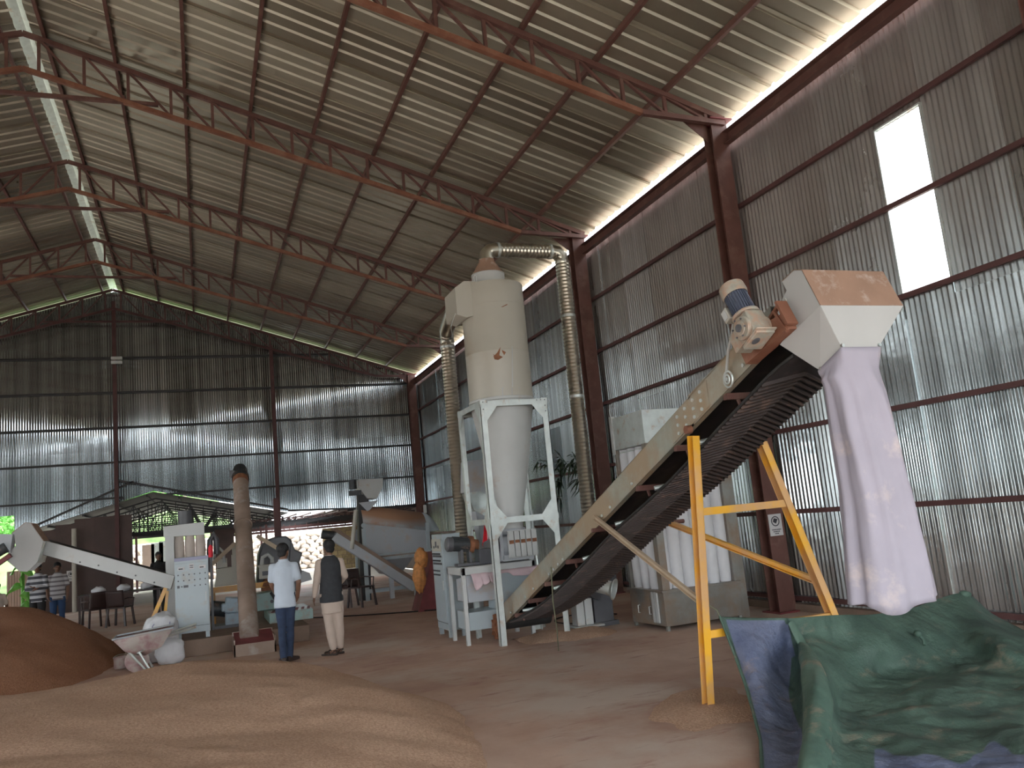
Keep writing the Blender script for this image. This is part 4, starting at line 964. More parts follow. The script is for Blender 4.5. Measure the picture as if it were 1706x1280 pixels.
rm2 = MB(); rm2.lathe((0, 0, 0), [(.086, 0), (.092, .012), (.086, .024)], 20); rmesh = rm2.mesh('clamp_ring', 'galvlight')
for i in range(6):
    for j in range(4):
        if 0 < i < 5 and 0 < j < 3: continue
        x = BX0+.12+i*.188; y = BY0+.13+j*.22
        o = bpy.data.objects.new('fabric_tube', tmesh); C.objects.link(o); o.parent = bf; o.location = Vector((x, y, .52))-wloc(bf); o.scale = (1, 1, 1.0)
        for z in (.03, 1.88):
            r_ = bpy.data.objects.new('clamp_ring', rmesh); C.objects.link(r_); r_.parent = o; r_.location = (0, 0, z)

# paper sign on the column
def sign(name, c, w, h, n, lab):
    """small framed paper notice facing along n: round emblem and lines of tiny print"""
    t = thing(name, lab, 'sign', c); n = Vector(n); r = Vector((0, 0, 1)).cross(n).normalized() if abs(n.z) < .9 else Vector((1, 0, 0)); c = Vector(c); u = Vector((0, 0, 1))
    def Q(a, b, d=0): return c+r*a+u*b+n*d
    MB().slab([Q(-w/2, -h/2), Q(w/2, -h/2), Q(w/2, h/2), Q(-w/2, h/2)], .006).build('board', 'paper', t)
    m = MB(); rr = w*.32
    for k in range(20):
        a0, a1 = 2*PI*k/20, 2*PI*(k+1)/20
        m.slab([Q(rr*math.cos(a0), h*.17+rr*math.sin(a0), .006), Q(rr*math.cos(a1), h*.17+rr*math.sin(a1), .006), Q(rr*.8*math.cos(a1), h*.17+rr*.8*math.sin(a1), .006), Q(rr*.8*math.cos(a0), h*.17+rr*.8*math.sin(a0), .006)], .002)
    m.slab([Q(-rr*.6, h*.17-rr*.1, .006), Q(rr*.1, h*.17-rr*.5, .006), Q(rr*.6, h*.17+rr*.4, .006), Q(-rr*.3, h*.17+rr*.6, .006)], .002)
    for z, ww in ((-.24, .7), (-.33, .5), (-.42, .3)):
        k = 0; x = -w*ww/2
        while x < w*ww/2: 
            l = w*.05*(1+(k*7 % 3)*.6); m.slab([Q(x, h*z, .006), Q(x+l, h*z, .006), Q(x+l, h*(z+.045), .006), Q(x, h*(z+.045), .006)], .002); x += l+w*.03; k += 1
    m.build('print', 'ink', t)
    return t
sign('notice_sign', (7.52, 9.70, 1.20), .22, .30, (0, -1, 0), 'small white paper notice with round emblem on the red column behind the yellow frame')
# ---------------------------------------------------------------- control cabinets
def cabinet(name, c, w, d, h, face, label, style, leg=.09):
    """c: centre of footprint, w: width of the face with the controls, face: unit vector it looks along"""
    t = thing(name, label, 'control cabinet', c); c = Vector(c); n = Vector(face); r = Vector((0, 0, 1)).cross(n); u = Vector((0, 0, 1))
    R = Matrix((r, n, u)).transposed()
    def B(mb, a, b, z, da, db, dz): return mb.box(c+r*a+n*b+u*z, (da, db, dz), R)
    m = MB(); B(m, 0, 0, leg+(h-leg)/2, w, d, h-leg); m.build('housing', 'paleblue', t, bevel=.005)
    for a in (-1, 1):
        for b in (-1, 1): B(MB(), a*(w/2-.04), b*(d/2-.04), leg/2, .06, .06, leg).build('foot', 'paleblue', t)
    f = d/2
    m = MB(); B(m, 0, f+.006, leg+.12+(h-leg-.20)/2, w-.03, .014, h-leg-.22); dr = m.build('door', 'paleblue', t, bevel=.003)
    m = MB(); B(m, w/2-.05, f+.02, h*.50, .014, .02, .14); m.build('door_handle', 'white', dr)
    m = MB(); B(m, 0, f+.003, leg+.10, w-.02, .006, .006); m.build('plinth_line', 'knob', t)
    if style == 'wide':
        m = MB(); B(m, 0, f+.004, h-.03, w+.004, .02, .05); m.build('top_strip', 'bluetop', t, label='violet grey strip along the top')
        for a in (-.15, .16): m = MB(); B(m, a, f+.018, h-.17, .10, .008, .05); q = m.build('display', 'paper', t); m = MB(); B(m, a-.01, f+.024, h-.175, .06, .004, .018); m.build('display_screen', 'black', q)
        m = MB(); B(m, 0, f+.018, h-.15, .07, .006, .08); q = m.build('meter', 'paper', t); m = MB(); B(m, 0, f+.024, h-.135, .05, .004, .012); B(m, 0, f+.024, h-.165, .05, .004, .012); m.build('meter_scale', 'knob', q)
        kn = MB().cyl((0, 0, 0), tuple(n*.018), .011, n=10).mesh('knob', 'knob')
        for j, z in enumerate((h-.27, h-.36)):
            for k in range(6):
                o = bpy.data.objects.new('knob', kn); C.objects.link(o); o.parent = t; o.location = r*(-.2+.08*k)+n*(f+.012)+u*(z)
        for k in (3, 4, 5):
            o = bpy.data.objects.new('knob', kn); C.objects.link(o); o.parent = t; o.location = r*(-.2+.08*k)+n*(f+.012)+u*(h-.45)
        m = MB(); B(m, -.2, f+.018, h-.45, .035, .006, .04); B(m, -.09, f+.018, h-.45, .07, .006, .038); B(m, -.15, f+.018, h-.45, .02, .006, .02); m.build('switch_plate', 'knob', t)
    else:
        m = MB(); B(m, 0, f+.016, h-.16, w-.1, .006, .18); q = m.build('meter_panel', 'cream', t)
        m = MB(); B(m, -.12, f+.022, h-.19, .06, .006, .035); B(m, .0, f+.022, h-.15, .07, .006, .09); B(m, .12, f+.022, h-.185, .06, .006, .04); m.build('meter', 'knob', q)
        m = MB(); B(m, 0, f+.016, h-.325, w-.12, .006, .03); B(m, 0, f+.016, h-.435, w-.12, .006, .03); m.build('label_strip', 'knob', t)
        kn = MB().cyl((0, 0, 0), tuple(n*.02), .012, n=10).mesh('knob', 'knob')
        for z in (h-.29, h-.39, h-.54, h-.60):
            for k in range(6 if z > h-.5 else 5):
                o = bpy.data.objects.new('knob', kn); C.objects.link(o); o.parent = t; o.location = r*(-.2+.075*k)+n*(f+.012)+u*z
        m = MB(); 
        for k in range(7): m.box(c+r*(w/2+.003)+n*(-.05+.02*math.cos(k*.9)*2)+u*(h-.16+.035*math.sin(k*.9)), (.02, .005, .005), R)
        m.build('vent', 'knob', t)
    return t
cabinet('control_cabinet', (3.465, 12.34, 0), .60, .28, 1.50, (-1, 0, 0), 'tall pale blue-grey control cabinet standing on short feet beneath the cyclone', 'tall', .10)
cabinet('control_cabinet', (-.18, 14.42, .25), .50, .28, 1.26, (0, -1, 0), 'pale blue-grey control cabinet with rows of small dark knobs on the left platform', 'wide', .09)

# platform on the left
pl = MB(); pl.bb(-1.1, 1.57, 14.1, 18.6, 0, .25); o = pl.build('platform', 'concrete', bevel=.01); tag(o, 'low brown concrete platform under the left machines', 'platform', kind='structure')
# ---------------------------------------------------------------- small bag filter behind the left cabinet
sf = thing('bag_filter', 'smaller dust filter with stained fabric tubes behind the left cabinet', 'dust filter', (-.3, 15.6, .25))
m = MB(); m.prism([(-.62, 15.35, 1.87), (.03, 15.35, 1.85), (.03, 15.35, 2.07), (-.62, 15.35, 2.05)], (0, .6, 0)); m.build('top_box', 'white', sf, bevel=.004)
m = MB(); m.bb(-.60, -.46, 15.33, 15.95, .30, 1.87); m.build('side_panel', 'white', sf)
m = MB(); m.bb(-.58, -.54, 15.35, 15.4, .25, .4); m.bb(-.02, .02, 15.9, 15.95, .25, 1.86); m.build('post', 'white', sf)
m = MB(); m.bb(-.46, .02, 15.35, 15.95, .25, .6); m.build('dust_box', 'greypaint', sf)
for k, x in enumerate((-.38, -.21, -.04)):
    MB().lathe((x, 15.45, 0), [(.06, .6), (.083, .7), (.085, 1.2), (.082, 1.75), (.07, 1.86)], 16).build('fabric_tube', 'bagdusty', sf)
m = MB(); m.cyl((-.28, 15.7, 2.06), (-.28, 15.7, 2.3), .12, n=18); m.build('fan_motor', 'darkmachine', sf)
ep = MB(); ep.tube([(.08, 15.6, 1.2), (.12, 15.6, 1.75), (.18, 15.6, 1.85), (.22, 15.6, 1.75), (.22, 15.6, 1.5)], .05, 12)
o = ep.build('exhaust_elbow', 'darkmachine'); tag(o, 'dark bent pipe to the right of the small dust filter', 'pipe')
rc2 = thing('fire_extinguisher', 'red cylinder behind the left control cabinet, right of the small dust filter', 'cylinder', (.15, 15.3, .25))
MB().lathe((.12, 15.25, 0), [(.0, 1.46), (.03, 1.46), (.038, 1.48), (.038, 1.62), (.02, 1.66), (.01, 1.67)], 16).build('cylinder_body', 'redplastic', rc2)
MB().beam((.12, 15.28, .25), (.12, 15.28, 1.48), .04, .04).build('stand', 'darkmachine', rc2)

# ---------------------------------------------------------------- left conveyor: hood, trough, yellow legs
lc = thing('belt_conveyor', 'smaller white conveyor sloping down to the right with a white hood at the left edge', 'conveyor', (-1.6, 15.5, 1.2))
a, b = pt(68, 911, Y=16.05), pt(288, 971, Y=15.25)
m = MB(); m.beam(a, b, .03, .225); side_ = m.build('side_plate', 'white', lc, label='white painted side plate')
m = MB(); m.beam(a+Vector((0, .42, 0)), b+Vector((0, .42, 0)), .03, .225); m.build('side_plate', 'white', lc)
m = MB(); m.beam(a+Vector((0, .21, .10)), b+Vector((0, .21, .10)), .42, .02); m.build('belt', 'belt', lc)
m = MB(); m.beam(a+Vector((0, .21, -.09)), b+Vector((0, .21, -.09)), .40, .02); m.build('belt', 'belt', lc)
m = MB()
for k in range(5):
    p = a.lerp(b, .3+k*.14)+Vector((0, -.02, -.08+.03*(k % 2))); m.cyl(p, p+Vector((0, -.012, 0)), .014, n=8)
m.build('bolts', 'darkmachine', lc)
YH = 15.8
hp = [pt(x, y, Y=YH) for x, y in ((19, 889), (42, 871), (52, 872), (73, 902), (62, 938), (45, 953), (32, 952), (6, 930), (26, 910), (24, 895))]
MB().prism(hp, (0, .012, 0)).build('hood_side', 'hoodwhite', lc, label='white near cheek of the hood'); MB().prism([p+Vector((0, .55, 0)) for p in hp], (0, .012, 0)).build('hood_side', 'hoodwhite', lc)
m = MB()
for i, j in ((1, 2), (0, 1)): m.slab([hp[i], hp[j], hp[j]+Vector((0, .56, 0)), hp[i]+Vector((0, .56, 0))], .01)
q0, q1 = hp[2], hp[3]; m.slab([q0, q1, q1+Vector((0, .56, 0)), q0+Vector((0, .56, 0))], .01)
m.build('hood_top', 'hooddust', lc, label='brown dusty hood top')
m = MB(); e0, e1 = pt(75, 902, Y=YH-.02), pt(64, 934, Y=YH-.02); m.slab([hp[3], hp[4], e1, e0], .02); m.slab([hp[3], hp[4], hp[4]+Vector((.02, .56, 0)), hp[3]+Vector((.02, .56, 0))], .012); m.build('flange', 'galvlight', lc)
m = MB(); m.beam(pt(-25, 905, Y=YH), pt(22, 906, Y=YH), .3, .30); m.build('drive_frame', 'greypaint', lc)
m = MB(); m.beam(pt(-25, 955, Y=YH-.15), pt(18, 925, Y=YH-.15), .12, .07); m.build('drive_arm', 'maroon', lc)
m = MB(); m.cyl(pt(-12, 925, Y=YH-.2), pt(10, 912, Y=YH-.2), .085, n=16); m.build('motor', 'motordark', lc)
for (p, q) in (((276, 980), (238, 1052)), ((277, 985), (268, 1046))):
    A_, B2 = pt(*p, Y=14.9), pt(q[0], q[1], Y=14.9); m = MB(); m.channel(A_, (B2.x, 14.9, .25), .04, .06, .008); m.build('leg', 'yellow', lc, label='yellow leg')
# ---------------------------------------------------------------- screw conveyor and boot
au = thing('screw_conveyor', 'dust-coated round screw conveyor tube leaning back from a maroon box on the floor', 'conveyor', (.72, 13.6, 0))
p0, p1 = Vector((.62, 13.65, .18)), pt(401, 806, Y=17.2)
MB().cyl(p0, p1, .145, n=28).build('tube', 'dustypole', au)
d_ = (p1-p0).normalized()
MB().cyl(p0+d_*3.0-Vector((0, 0, 0)), p0+d_*3.06, .165, n=28).build('flange', 'dustypole', au)
MB().cyl(p1, p1+d_*.16, .15, n=24).build('reducer', 'rust', au)
m = MB(); m.cyl(p1+d_*.16, p1+d_*.24, .17, n=24)
m.cyl(p1+d_*.24, p1+d_*.56, .125, n=24)
for k in range(22):
    aa = 2*PI*k/22; x_ = d_.cross(Vector((1, 0, 0))).normalized(); y_ = x_.cross(d_); o_ = x_*math.cos(aa)+y_*math.sin(aa); m.beam(p1+d_*.28+o_*.13, p1+d_*.50+o_*.13, .006, .02, o_)
m.build('motor', 'motordark', au, label='dark electric motor on top')
m = MB(); m.box(p1+d_*.36+Vector((-.16, -.05, 0)), (.10, .12, .14)); m.build('terminal_box', 'darkmachine', au)
m = MB(); x0, x1, y0, y1 = .38, .98, 13.30, 13.95
m.bb(x0, x1, y0, y0+.02, 0, .17); m.bb(x0, x1, y1-.02, y1, 0, .30); m.bb(x0, x0+.02, y0, y1, 0, .24); m.bb(x1-.02, x1, y0, y1, 0, .24); m.build('boot_box', 'dustypole', au, label='dust-coloured boot box')
m = MB(); m.slab([(x0+.02, y0+.02, .15), (x1-.02, y0+.02, .15), (x1-.02, y1-.02, .28), (x0+.02, y1-.02, .28)], .02); m.build('boot_cover', 'maroon', au, label='maroon sloping cover')
for (p, q, yy, l) in (((345, 948), (392, 905), 16.2, 'left'), ((428, 893), (474, 921), 16.2, 'right')):
    o = MB().beam(pt(*p, Y=yy), pt(*q, Y=yy), .05, .07).build('timber_brace', 'wood'); tag(o, 'pale slanting timber brace on the %s of the dusty screw conveyor tube' % l, 'brace')
o = MB().bb(1.55, 1.67, 19.9, 20.02, 0, 2.6).build('post', 'darkred'); tag(o, 'dark post right behind the dusty screw conveyor tube', 'post')

# ---------------------------------------------------------------- pellet machines behind the platform
yfm = thing('machine_frame', 'yellow steel machine frame behind the left control cabinet', 'frame', (.6, 16.6, .25))
a, b = pt(354, 984, Y=16.4), pt(486, 984, Y=16.4)
MB().channel(a, (b.x, 16.4, a.z), .05, .10, .01).build('beam', 'yellow', yfm)
for x in (a.x+.04, b.x-.04): MB().channel((x, 16.4, .25), (x, 16.4, a.z), .05, .07, .008).build('post', 'yellow', yfm)
def W2(px, py, Y): return pt(px, py, Y=Y)
zf = a.z+.05
fh = thing('feeder_hopper', 'beige tapered hopper with an arched white pipe on the yellow frame', 'hopper', (.45, 16.8, zf))
c0 = W2(381, 960, 16.8)
m = MB(); m.loft([[Vector((c0.x-.26, 16.55, zf)), Vector((c0.x+.28, 16.55, zf)), Vector((c0.x+.28, 17.0, zf)), Vector((c0.x-.26, 17.0, zf))],
                  [Vector((c0.x-.20, 16.6, zf+.32)), Vector((c0.x+.17, 16.6, zf+.34)), Vector((c0.x+.17, 16.95, zf+.34)), Vector((c0.x-.20, 16.95, zf+.32))]])
m.bb(c0.x-.2, c0.x-.02, 16.6, 16.8, zf+.33, zf+.50)
m.build('hopper_body', 'cream', fh, bevel=.006)
m = MB(); m.tube([W2(356, 935, 16.6), W2(358, 920, 16.6), W2(366, 914, 16.6), W2(372, 920, 16.6), W2(374, 938, 16.6)], .03, 10); m.build('arched_pipe', 'white', fh)
db = thing('motor_housing', 'dark box-shaped motor housing on the yellow frame left of the screw tube', 'machine', (.9, 16.8, zf))
m = MB(); q = W2(402, 975, 16.7); m.bb(q.x-.12, q.x+.16, 16.6, 17.1, zf, zf+.62); m.build('housing', 'darkmachine', db, bevel=.02)
m = MB(); m.bb(q.x-.14, q.x+.1, 16.55, 16.7, zf+.55, zf+.72); m.bb(q.x-.16, q.x-.08, 16.55, 16.65, zf+.1, zf+.55); m.build('side_pipe', 'cream', db)
gm_ = thing('gear_motor', 'pale blue gear motor sitting low between cabinet and screw tube', 'machine', (.65, 15.6, .25))
cA = W2(388, 1020, 15.5)
m = MB(); m.box(cA+Vector((.02, 0, -.12)), (.30, .35, .24)); m.build('gear_case', 'bluemachine', gm_, bevel=.02)
m = MB(); m.box(cA+Vector((0, 0, .12)), (.26, .3, .26), Matrix.Rotation(.15, 3, 'Y')); m.box(cA+Vector((-.14, -.1, .10)), (.09, .1, .14)); m.build('upper_case', 'bluemachine', gm_, bevel=.02)
m = MB(); m.cyl(cA+Vector((-.35, .1, .1)), cA+Vector((-.1, .1, .05)), .13, n=18); m.build('motor', 'motordark', gm_)
m = MB(); m.bb(cA.x-.3, cA.x+.25, 15.3, 15.8, .25, .30); m.build('base_plate', 'darkmachine', gm_)
m = MB(); m.box(cA+Vector((.05, -.19, -.1)), (.14, .02, .02)); m.box(cA+Vector((-.02, -.17, .02)), (.14, .02, .02)); m.box(cA+Vector((-.06, -.17, .18)), (.02, .02, .1)); m.build('bracket', 'bluemachine', gm_)
for (x, z0, z1) in ((.14, .26, .9), (.20, .3, .9)):
    pass
# right hand pellet mill with its dark round casing
pm = thing('pellet_mill', 'pellet mill with dark rounded casing and teal base right of the screw tube', 'machine', (1.45, 16.3, .25))
cM = W2(458, 930, 17.2)
def outl(pts, Y): return [W2(a_, b_, Y) for a_, b_ in pts]
m = MB(); m.prism(outl(((428, 975), (431, 925), (437, 908), (448, 899), (462, 894), (476, 893), (485, 899), (490, 912), (490, 975)), 16.8), (0, .55, 0)); m.build('casing', 'darkmachine', pm, bevel=.03, label='dark grey rounded casing')
m = MB(); m.prism(outl(((484, 901), (492, 916), (504, 921), (499, 938), (503, 952), (496, 985), (478, 985)), 16.75), (0, .45, 0)); m.build('outlet_cover', 'darkmachine', pm, bevel=.02)
m = MB(); m.prism(outl(((490, 945), (516, 955), (520, 966), (500, 972)), 16.8), (0, .3, 0)); m.build('outlet_tray', 'greypaint', pm)
q = W2(441, 950, 16.5); m = MB(); m.bb(q.x-.10, q.x+.18, 16.45, 16.7, q.z-.16, q.z+.06); m.bb(q.x-.12, q.x+.20, 16.43, 16.7, q.z+.06, q.z+.10); m.build('white_box', 'cream', pm, bevel=.005)
m = MB(); m.tube([(q.x-.05, 16.5, q.z+.10), (q.x-.03, 16.5, q.z+.24), (q.x+.07, 16.5, q.z+.28), (q.x+.14, 16.5, q.z+.20), (q.x+.14, 16.5, q.z+.12)], .04, 10); m.build('white_spout', 'white', pm)
m = MB(); m.bb(q.x-.05, q.x+.11, 16.438, 16.45, q.z-.10, q.z-.02); m.build('number_plate', 'knob', pm)
q = W2(440, 1008, 15.9); m = MB(); m.bb(q.x-.17, q.x+.20, 15.8, 16.3, .42, q.z+.22); m.build('gearbox', 'teal', pm, bevel=.015)
m = MB(); m.cyl((q.x+.13, 15.8, q.z+.05), (q.x+.13, 15.785, q.z+.05), .03, n=12); m.build('oil_plug', 'knob', pm)
m = MB(); m.bb(1.02, 1.75, 15.05, 16.4, .25, .42); m.build('base_frame', 'teal', pm, bevel=.008)
q0 = W2(432, 1046, 15.0)
m = MB()
for k in range(7): x = 1.05+k*.10; m.slab([(x, 15.08, .425), (x+.05, 15.08, .425), (x+.12, 15.6, .425), (x+.07, 15.6, .425)], .004)
m.build('hazard_stripe', 'maroon', pm)
m = MB(); m.slab([(1.03, 15.06, .4225), (1.74, 15.06, .4225), (1.74, 15.65, .4225), (1.03, 15.65, .4225)], .003); m.build('white_tread', 'white', pm)
m = MB(); q = W2(462, 1010, 15.7); m.tube([(q.x-.1, 15.7, q.z+.25), (q.x-.02, 15.7, q.z+.1), (q.x+.04, 15.7, q.z-.1)], .025, 8); m.build('hose', 'rubber', pm)
m = MB(); m.lathe((cM.x-.12, 16.35, cM.z-.52), [(.02, 0), (.16, 0), (.2, .05), (.2, .4), (.02, .4)], 22, (0, 1, 0)); m.build('lower_drum', 'rust', pm)

# ---------------------------------------------------------------- drum screen machine
dm = thing('drum_sieve', 'large grey drum machine with rounded dust-brown cover in front of the back wall', 'machine', (4.8, 20.5, 0))
YD = 20.3
def D(px, py, dy=0): return pt(px, py, Y=YD+dy)
tl, tr_ = D(605, 874), D(712, 886)
Dp = 1.15
# cover: half round over the depth, left to right
def ridge(x):
    t = (x-tl.x)/(tr_.x-tl.x); return tl.z+(tr_.z-tl.z)*t
n = 14; m = MB(); rings = []
for x in (tl.x, tr_.x):
    z0 = ridge(x); H = .50 if x == tl.x else .50; rings.append([Vector((x, YD+Dp/2-Dp/2*math.cos(PI*k/n), z0+H*math.sin(PI*k/n))) for k in range(n+1)])
m.loft(rings, False, False); m.build('drum_cover', 'drumdust', dm, solid=.01, label='rounded cover with brown dust on top')
def endcap(x, sgn):
    m = MB(); z0 = ridge(x); rs = []
    for j in range(5):
        f_ = math.cos(j*PI/8); off = .32*math.sin(j*PI/8); rs.append([Vector((x+sgn*off, YD+Dp/2-Dp/2*math.cos(PI*k/n), z0+.5*math.sin(PI*k/n)*f_)) for k in range(n+1)])
    m.loft(rs, False, False); return m
endcap(tr_.x, 1).build('end_cap', 'paleblue', dm, solid=.01, label='pale domed end cap')
m = MB(); bl2, br2 = D(611, 924), D(706, 918); m.prism([tl, tr_, Vector((tr_.x, YD, br2.z)), Vector((tl.x, YD, bl2.z))], (0, .012, 0)); m.build('side_sheet', 'greypaint', dm)
m = MB(); m.prism([Vector((tr_.x, YD, tr_.z)), Vector((tr_.x, YD+Dp, tr_.z)), Vector((tr_.x, YD+Dp, 1.0)), Vector((tr_.x, YD, 1.0))], (.012, 0, 0)); m.build('end_sheet', 'greypaint', dm)
m = MB(); m.beam(tl+Vector((-.02, -.02, 0)), tr_+Vector((.02, -.02, 0)), .04, .04); m.build('seam_rail', 'greypaint', dm)
for zz_, nm in (((D(611, 927).z+.0), 0), ((D(611, 934).z), 1)):
    MB().beam((tl.x, YD-.03, zz_), (tr_.x+.1, YD-.03, zz_), .06, .07 if nm else .05).build('side_rail', 'paleblue', dm)
zL = D(611, 934).z-.03
hx0, hx1 = D(624, 936).x, D(690, 930).x; bx0, bx1 = D(642, 955).x, D(676, 955).x; zb2 = D(655, 956).z
m = MB(); m.loft([[Vector((hx0, YD+.02, zL)), Vector((hx1, YD+.02, zL)), Vector((hx1, YD+Dp, zL)), Vector((hx0, YD+Dp, zL))], [Vector((bx0, YD+.35, zb2)), Vector((bx1, YD+.35, zb2)), Vector((bx1, YD+.8, zb2)), Vector((bx0, YD+.8, zb2))]])
m.build('discharge_hopper', 'greypaint', dm)
for x, y in ((tl.x, YD), (tr_.x, YD), (tl.x, YD+Dp), (tr_.x, YD+Dp)): MB().beam((x, y, 0), (x, y, tl.z-.1), .09, .09).build('leg', 'paleblue', dm)
MB().beam((tl.x, YD-.02, .22), (tr_.x+.1, YD-.02, .22), .07, .09).build('base_rail', 'paleblue', dm)
m = MB(); 
for p in (D(605, 876), D(711, 888), D(611, 930)): m.cyl(p+Vector((0, -.05, 0)), p+Vector((0, -.08, 0)), .06, n=12)
m.build('corner_hub', 'paleblue', dm)
ul = MB(); p = D(708, 845, .5); ul.bb(p.x-.04, p.x+.04, p.y, p.y+.02, p.z-.15, p.z+.05); ul.build('lifting_lug', 'white', dm)
# screw conveyor under the drum
fc = thing('feed_conveyor', 'inclined grey feed conveyor running under the drum machine', 'conveyor', (4.2, 20.0, .5))
a, b = pt(556, 893, Y=20.15), pt(690, 978, Y=20.15)
m = MB(); m.beam(a, b, .30, .24); m.build('trough', 'greypaint', fc, bevel=.01)
m = MB(); m.beam(a+Vector((0, .02, .16)), b+Vector((0, .02, .16)), .36, .08); m.build('trough_cover', 'concrete', fc, label='brown dusty trough cover')
m = MB(); m.cyl(a+Vector((-.28, 0, .06)), a, .10, n=16); m.build('motor', 'motordark', fc)
m = MB(); m.bb(b.x-.6, b.x-.5, 20.1, 20.2, 0, .5); m.build('support', 'greypaint', fc); MB().bb(b.x+.0, b.x+.1, 20.1, 20.2, 0, .2).build('support', 'greypaint', fc)
# elevator head above the drum
el = thing('elevator_head', 'small grey elevator hopper head standing over the left end of the drum machine', 'hopper', (3.9, 20.6, 0))
q = [pt(x, y, Y=20.4) for x, y in ((597, 799), (638, 797), (638, 811), (628, 831), (612, 831), (597, 812))]
m = MB(); m.prism(q, (0, .5, 0)); m.build('hopper_head', 'white', el, bevel=.01)
q2 = [pt(x, y, Y=20.45) for x, y in ((598, 838), (630, 834), (616, 850), (612, 852))]; m = MB(); m.prism(q2, (0, .4, 0)); m.build('chute', 'greypaint', el)
a, b = pt(604, 825, Y=20.6), pt(588, 935, Y=20.6); m = MB(); m.beam(a, (a.x-.1, 20.6, 0), .26, .26); m.build('casing', 'blacksteel', el)
m = MB(); p = pt(588, 812, Y=20.3); m.cyl(p+Vector((0, 0, -.05)), p+Vector((0, 0, .18)), .10, n=16); m.bb(p.x-.08, p.x+.2, p.y, p.y+.15, p.z-.2, p.z-.08); m.build('motor', 'motordark', el)
o = MB().cyl(pt(593, 850, Y=20.0), pt(586, 915, Y=20.0), .05, n=12).build('white_pipe', 'cream'); tag(o, 'pale pipe hanging left of the drum machine', 'pipe')
# orange sack and the dark ramp by the tall cabinet
def blob(name, c, r, mm, seed, lab, cat, n=28, mm_=18, amp=.25, sq=1.):
    m = MB(); c = Vector(c); rings = []
    for j in range(1, mm_):
        t = PI*j/mm_; ring = []
        for i in range(n):
            a = 2*PI*i/n; d = Vector((math.sin(t)*math.cos(a), math.sin(t)*math.sin(a), -math.cos(t)))
            d = Vector([math.copysign(abs(v)**sq, v) for v in d])
            k = 1+amp*noise.noise(d*2.2+Vector((seed, 0, 0)))+amp*.4*noise.noise(d*6+Vector((0, seed, 0)))
            ring.append(c+Vector((d.x*r[0]*k, d.y*r[1]*k, max(-c.z+.0, d.z*r[2]*k))))
        rings.append(ring)
    m.loft(rings); o = m.build(name, mm, None, 1.2); tag(o, lab, cat); return o
p = pt(701, 950, Y=16.0)
blob('woven_sack', p+Vector((.02, 0, .22)), (.13, .13, .20), 'orange', 3.3, 'orange woven sack bunched up, upper part beside the tall cabinet', 'sack')
blob('woven_sack', p+Vector((-.04, -.02, -.12)), (.12, .13, .30), 'orange', 8.3, 'orange woven sack hanging lower beside the tall cabinet', 'sack')
m = MB(); q = [pt(x, y, Y=16.2) for x, y in ((722, 920), (697, 1010), (726, 1012))]; m.prism([(q[0].x, 16.2, q[0].z), (q[1].x, 16.2, 0), (q[2].x+.2, 16.2, 0), (q[0].x+.2, 16.2, q[0].z)], (0, .6, 0)); o = m.build('steel_ramp', 'maroon'); tag(o, 'dark maroon steel hopper side leaning behind the tall cabinet', 'hopper')
# floor cable, thin rod
P = [Vector((1.9, 18.0, .012)), Vector((2.9, 17.0, .012)), Vector((4.1, 16.2, .012)), Vector((5.0, 15.9, .012))]
o = MB().tube([Vector((x, y, .012)) for x, y in ((1.4, 18.2), (1.9, 17.9), (2.4, 17.4), (2.9, 16.95), (3.6, 16.45), (4.2, 16.1), (4.8, 15.9))], .014, 6).build('floor_cable', 'cable'); tag(o, 'black cable lying across the floor behind the two men', 'cable')
o = MB().tube([Vector((5.5+.5*math.cos(t*.35), 11.9+.6*math.sin(t*.35), .012)) for t in range(14)], .010, 6).build('floor_cable', 'cable'); tag(o, 'black cable looped on the floor beside the bag filter', 'cable')
o = MB().tube([pt(918, 945, X=3.72), pt(921, 1000, X=3.75), pt(928, 1050, X=3.85), Vector((3.98, 9.55, .01))], .007, 6).build('hanging_cord', 'rope'); tag(o, 'thin greenish cord hanging from the conveyor plate to the floor', 'cord')

# ---------------------------------------------------------------- wheelbarrow, bucket, sacks
wb_ = thing('wheelbarrow', 'worn pinkish wheelbarrow standing by the sawdust piles', 'wheelbarrow', (-.85, 13.2, 0))
YW = 13.2
m = MB(); a = pt(191, 1063, Y=YW); b = pt(290, 1058, Y=YW); zt = a.z
m.loft([[Vector((a.x, YW-.28, zt)), Vector((b.x, YW-.28, zt+.06)), Vector((b.x, YW+.28, zt+.06)), Vector((a.x, YW+.28, zt))],
        [Vector((a.x+.14, YW-.2, zt-.18)), Vector((b.x-.16, YW-.2, zt-.18)), Vector((b.x-.16, YW+.2, zt-.18)), Vector((a.x+.14, YW+.2, zt-.18))],
        [Vector((a.x+.30, YW-.12, zt-.26)), Vector((b.x-.38, YW-.12, zt-.28)), Vector((b.x-.38, YW+.12, zt-.28)), Vector((a.x+.30, YW+.12, zt-.26))]][::-1], False)
m.build('tray', 'wheelbarrow', wb_, solid=.01)
m = MB(); m.tube([(a.x, YW-.28, zt), (b.x, YW-.28, zt+.06), (b.x, YW+.28, zt+.06), (a.x, YW+.28, zt), (a.x, YW-.28, zt)], .013, 8); m.build('rim', 'greypaint', wb_)
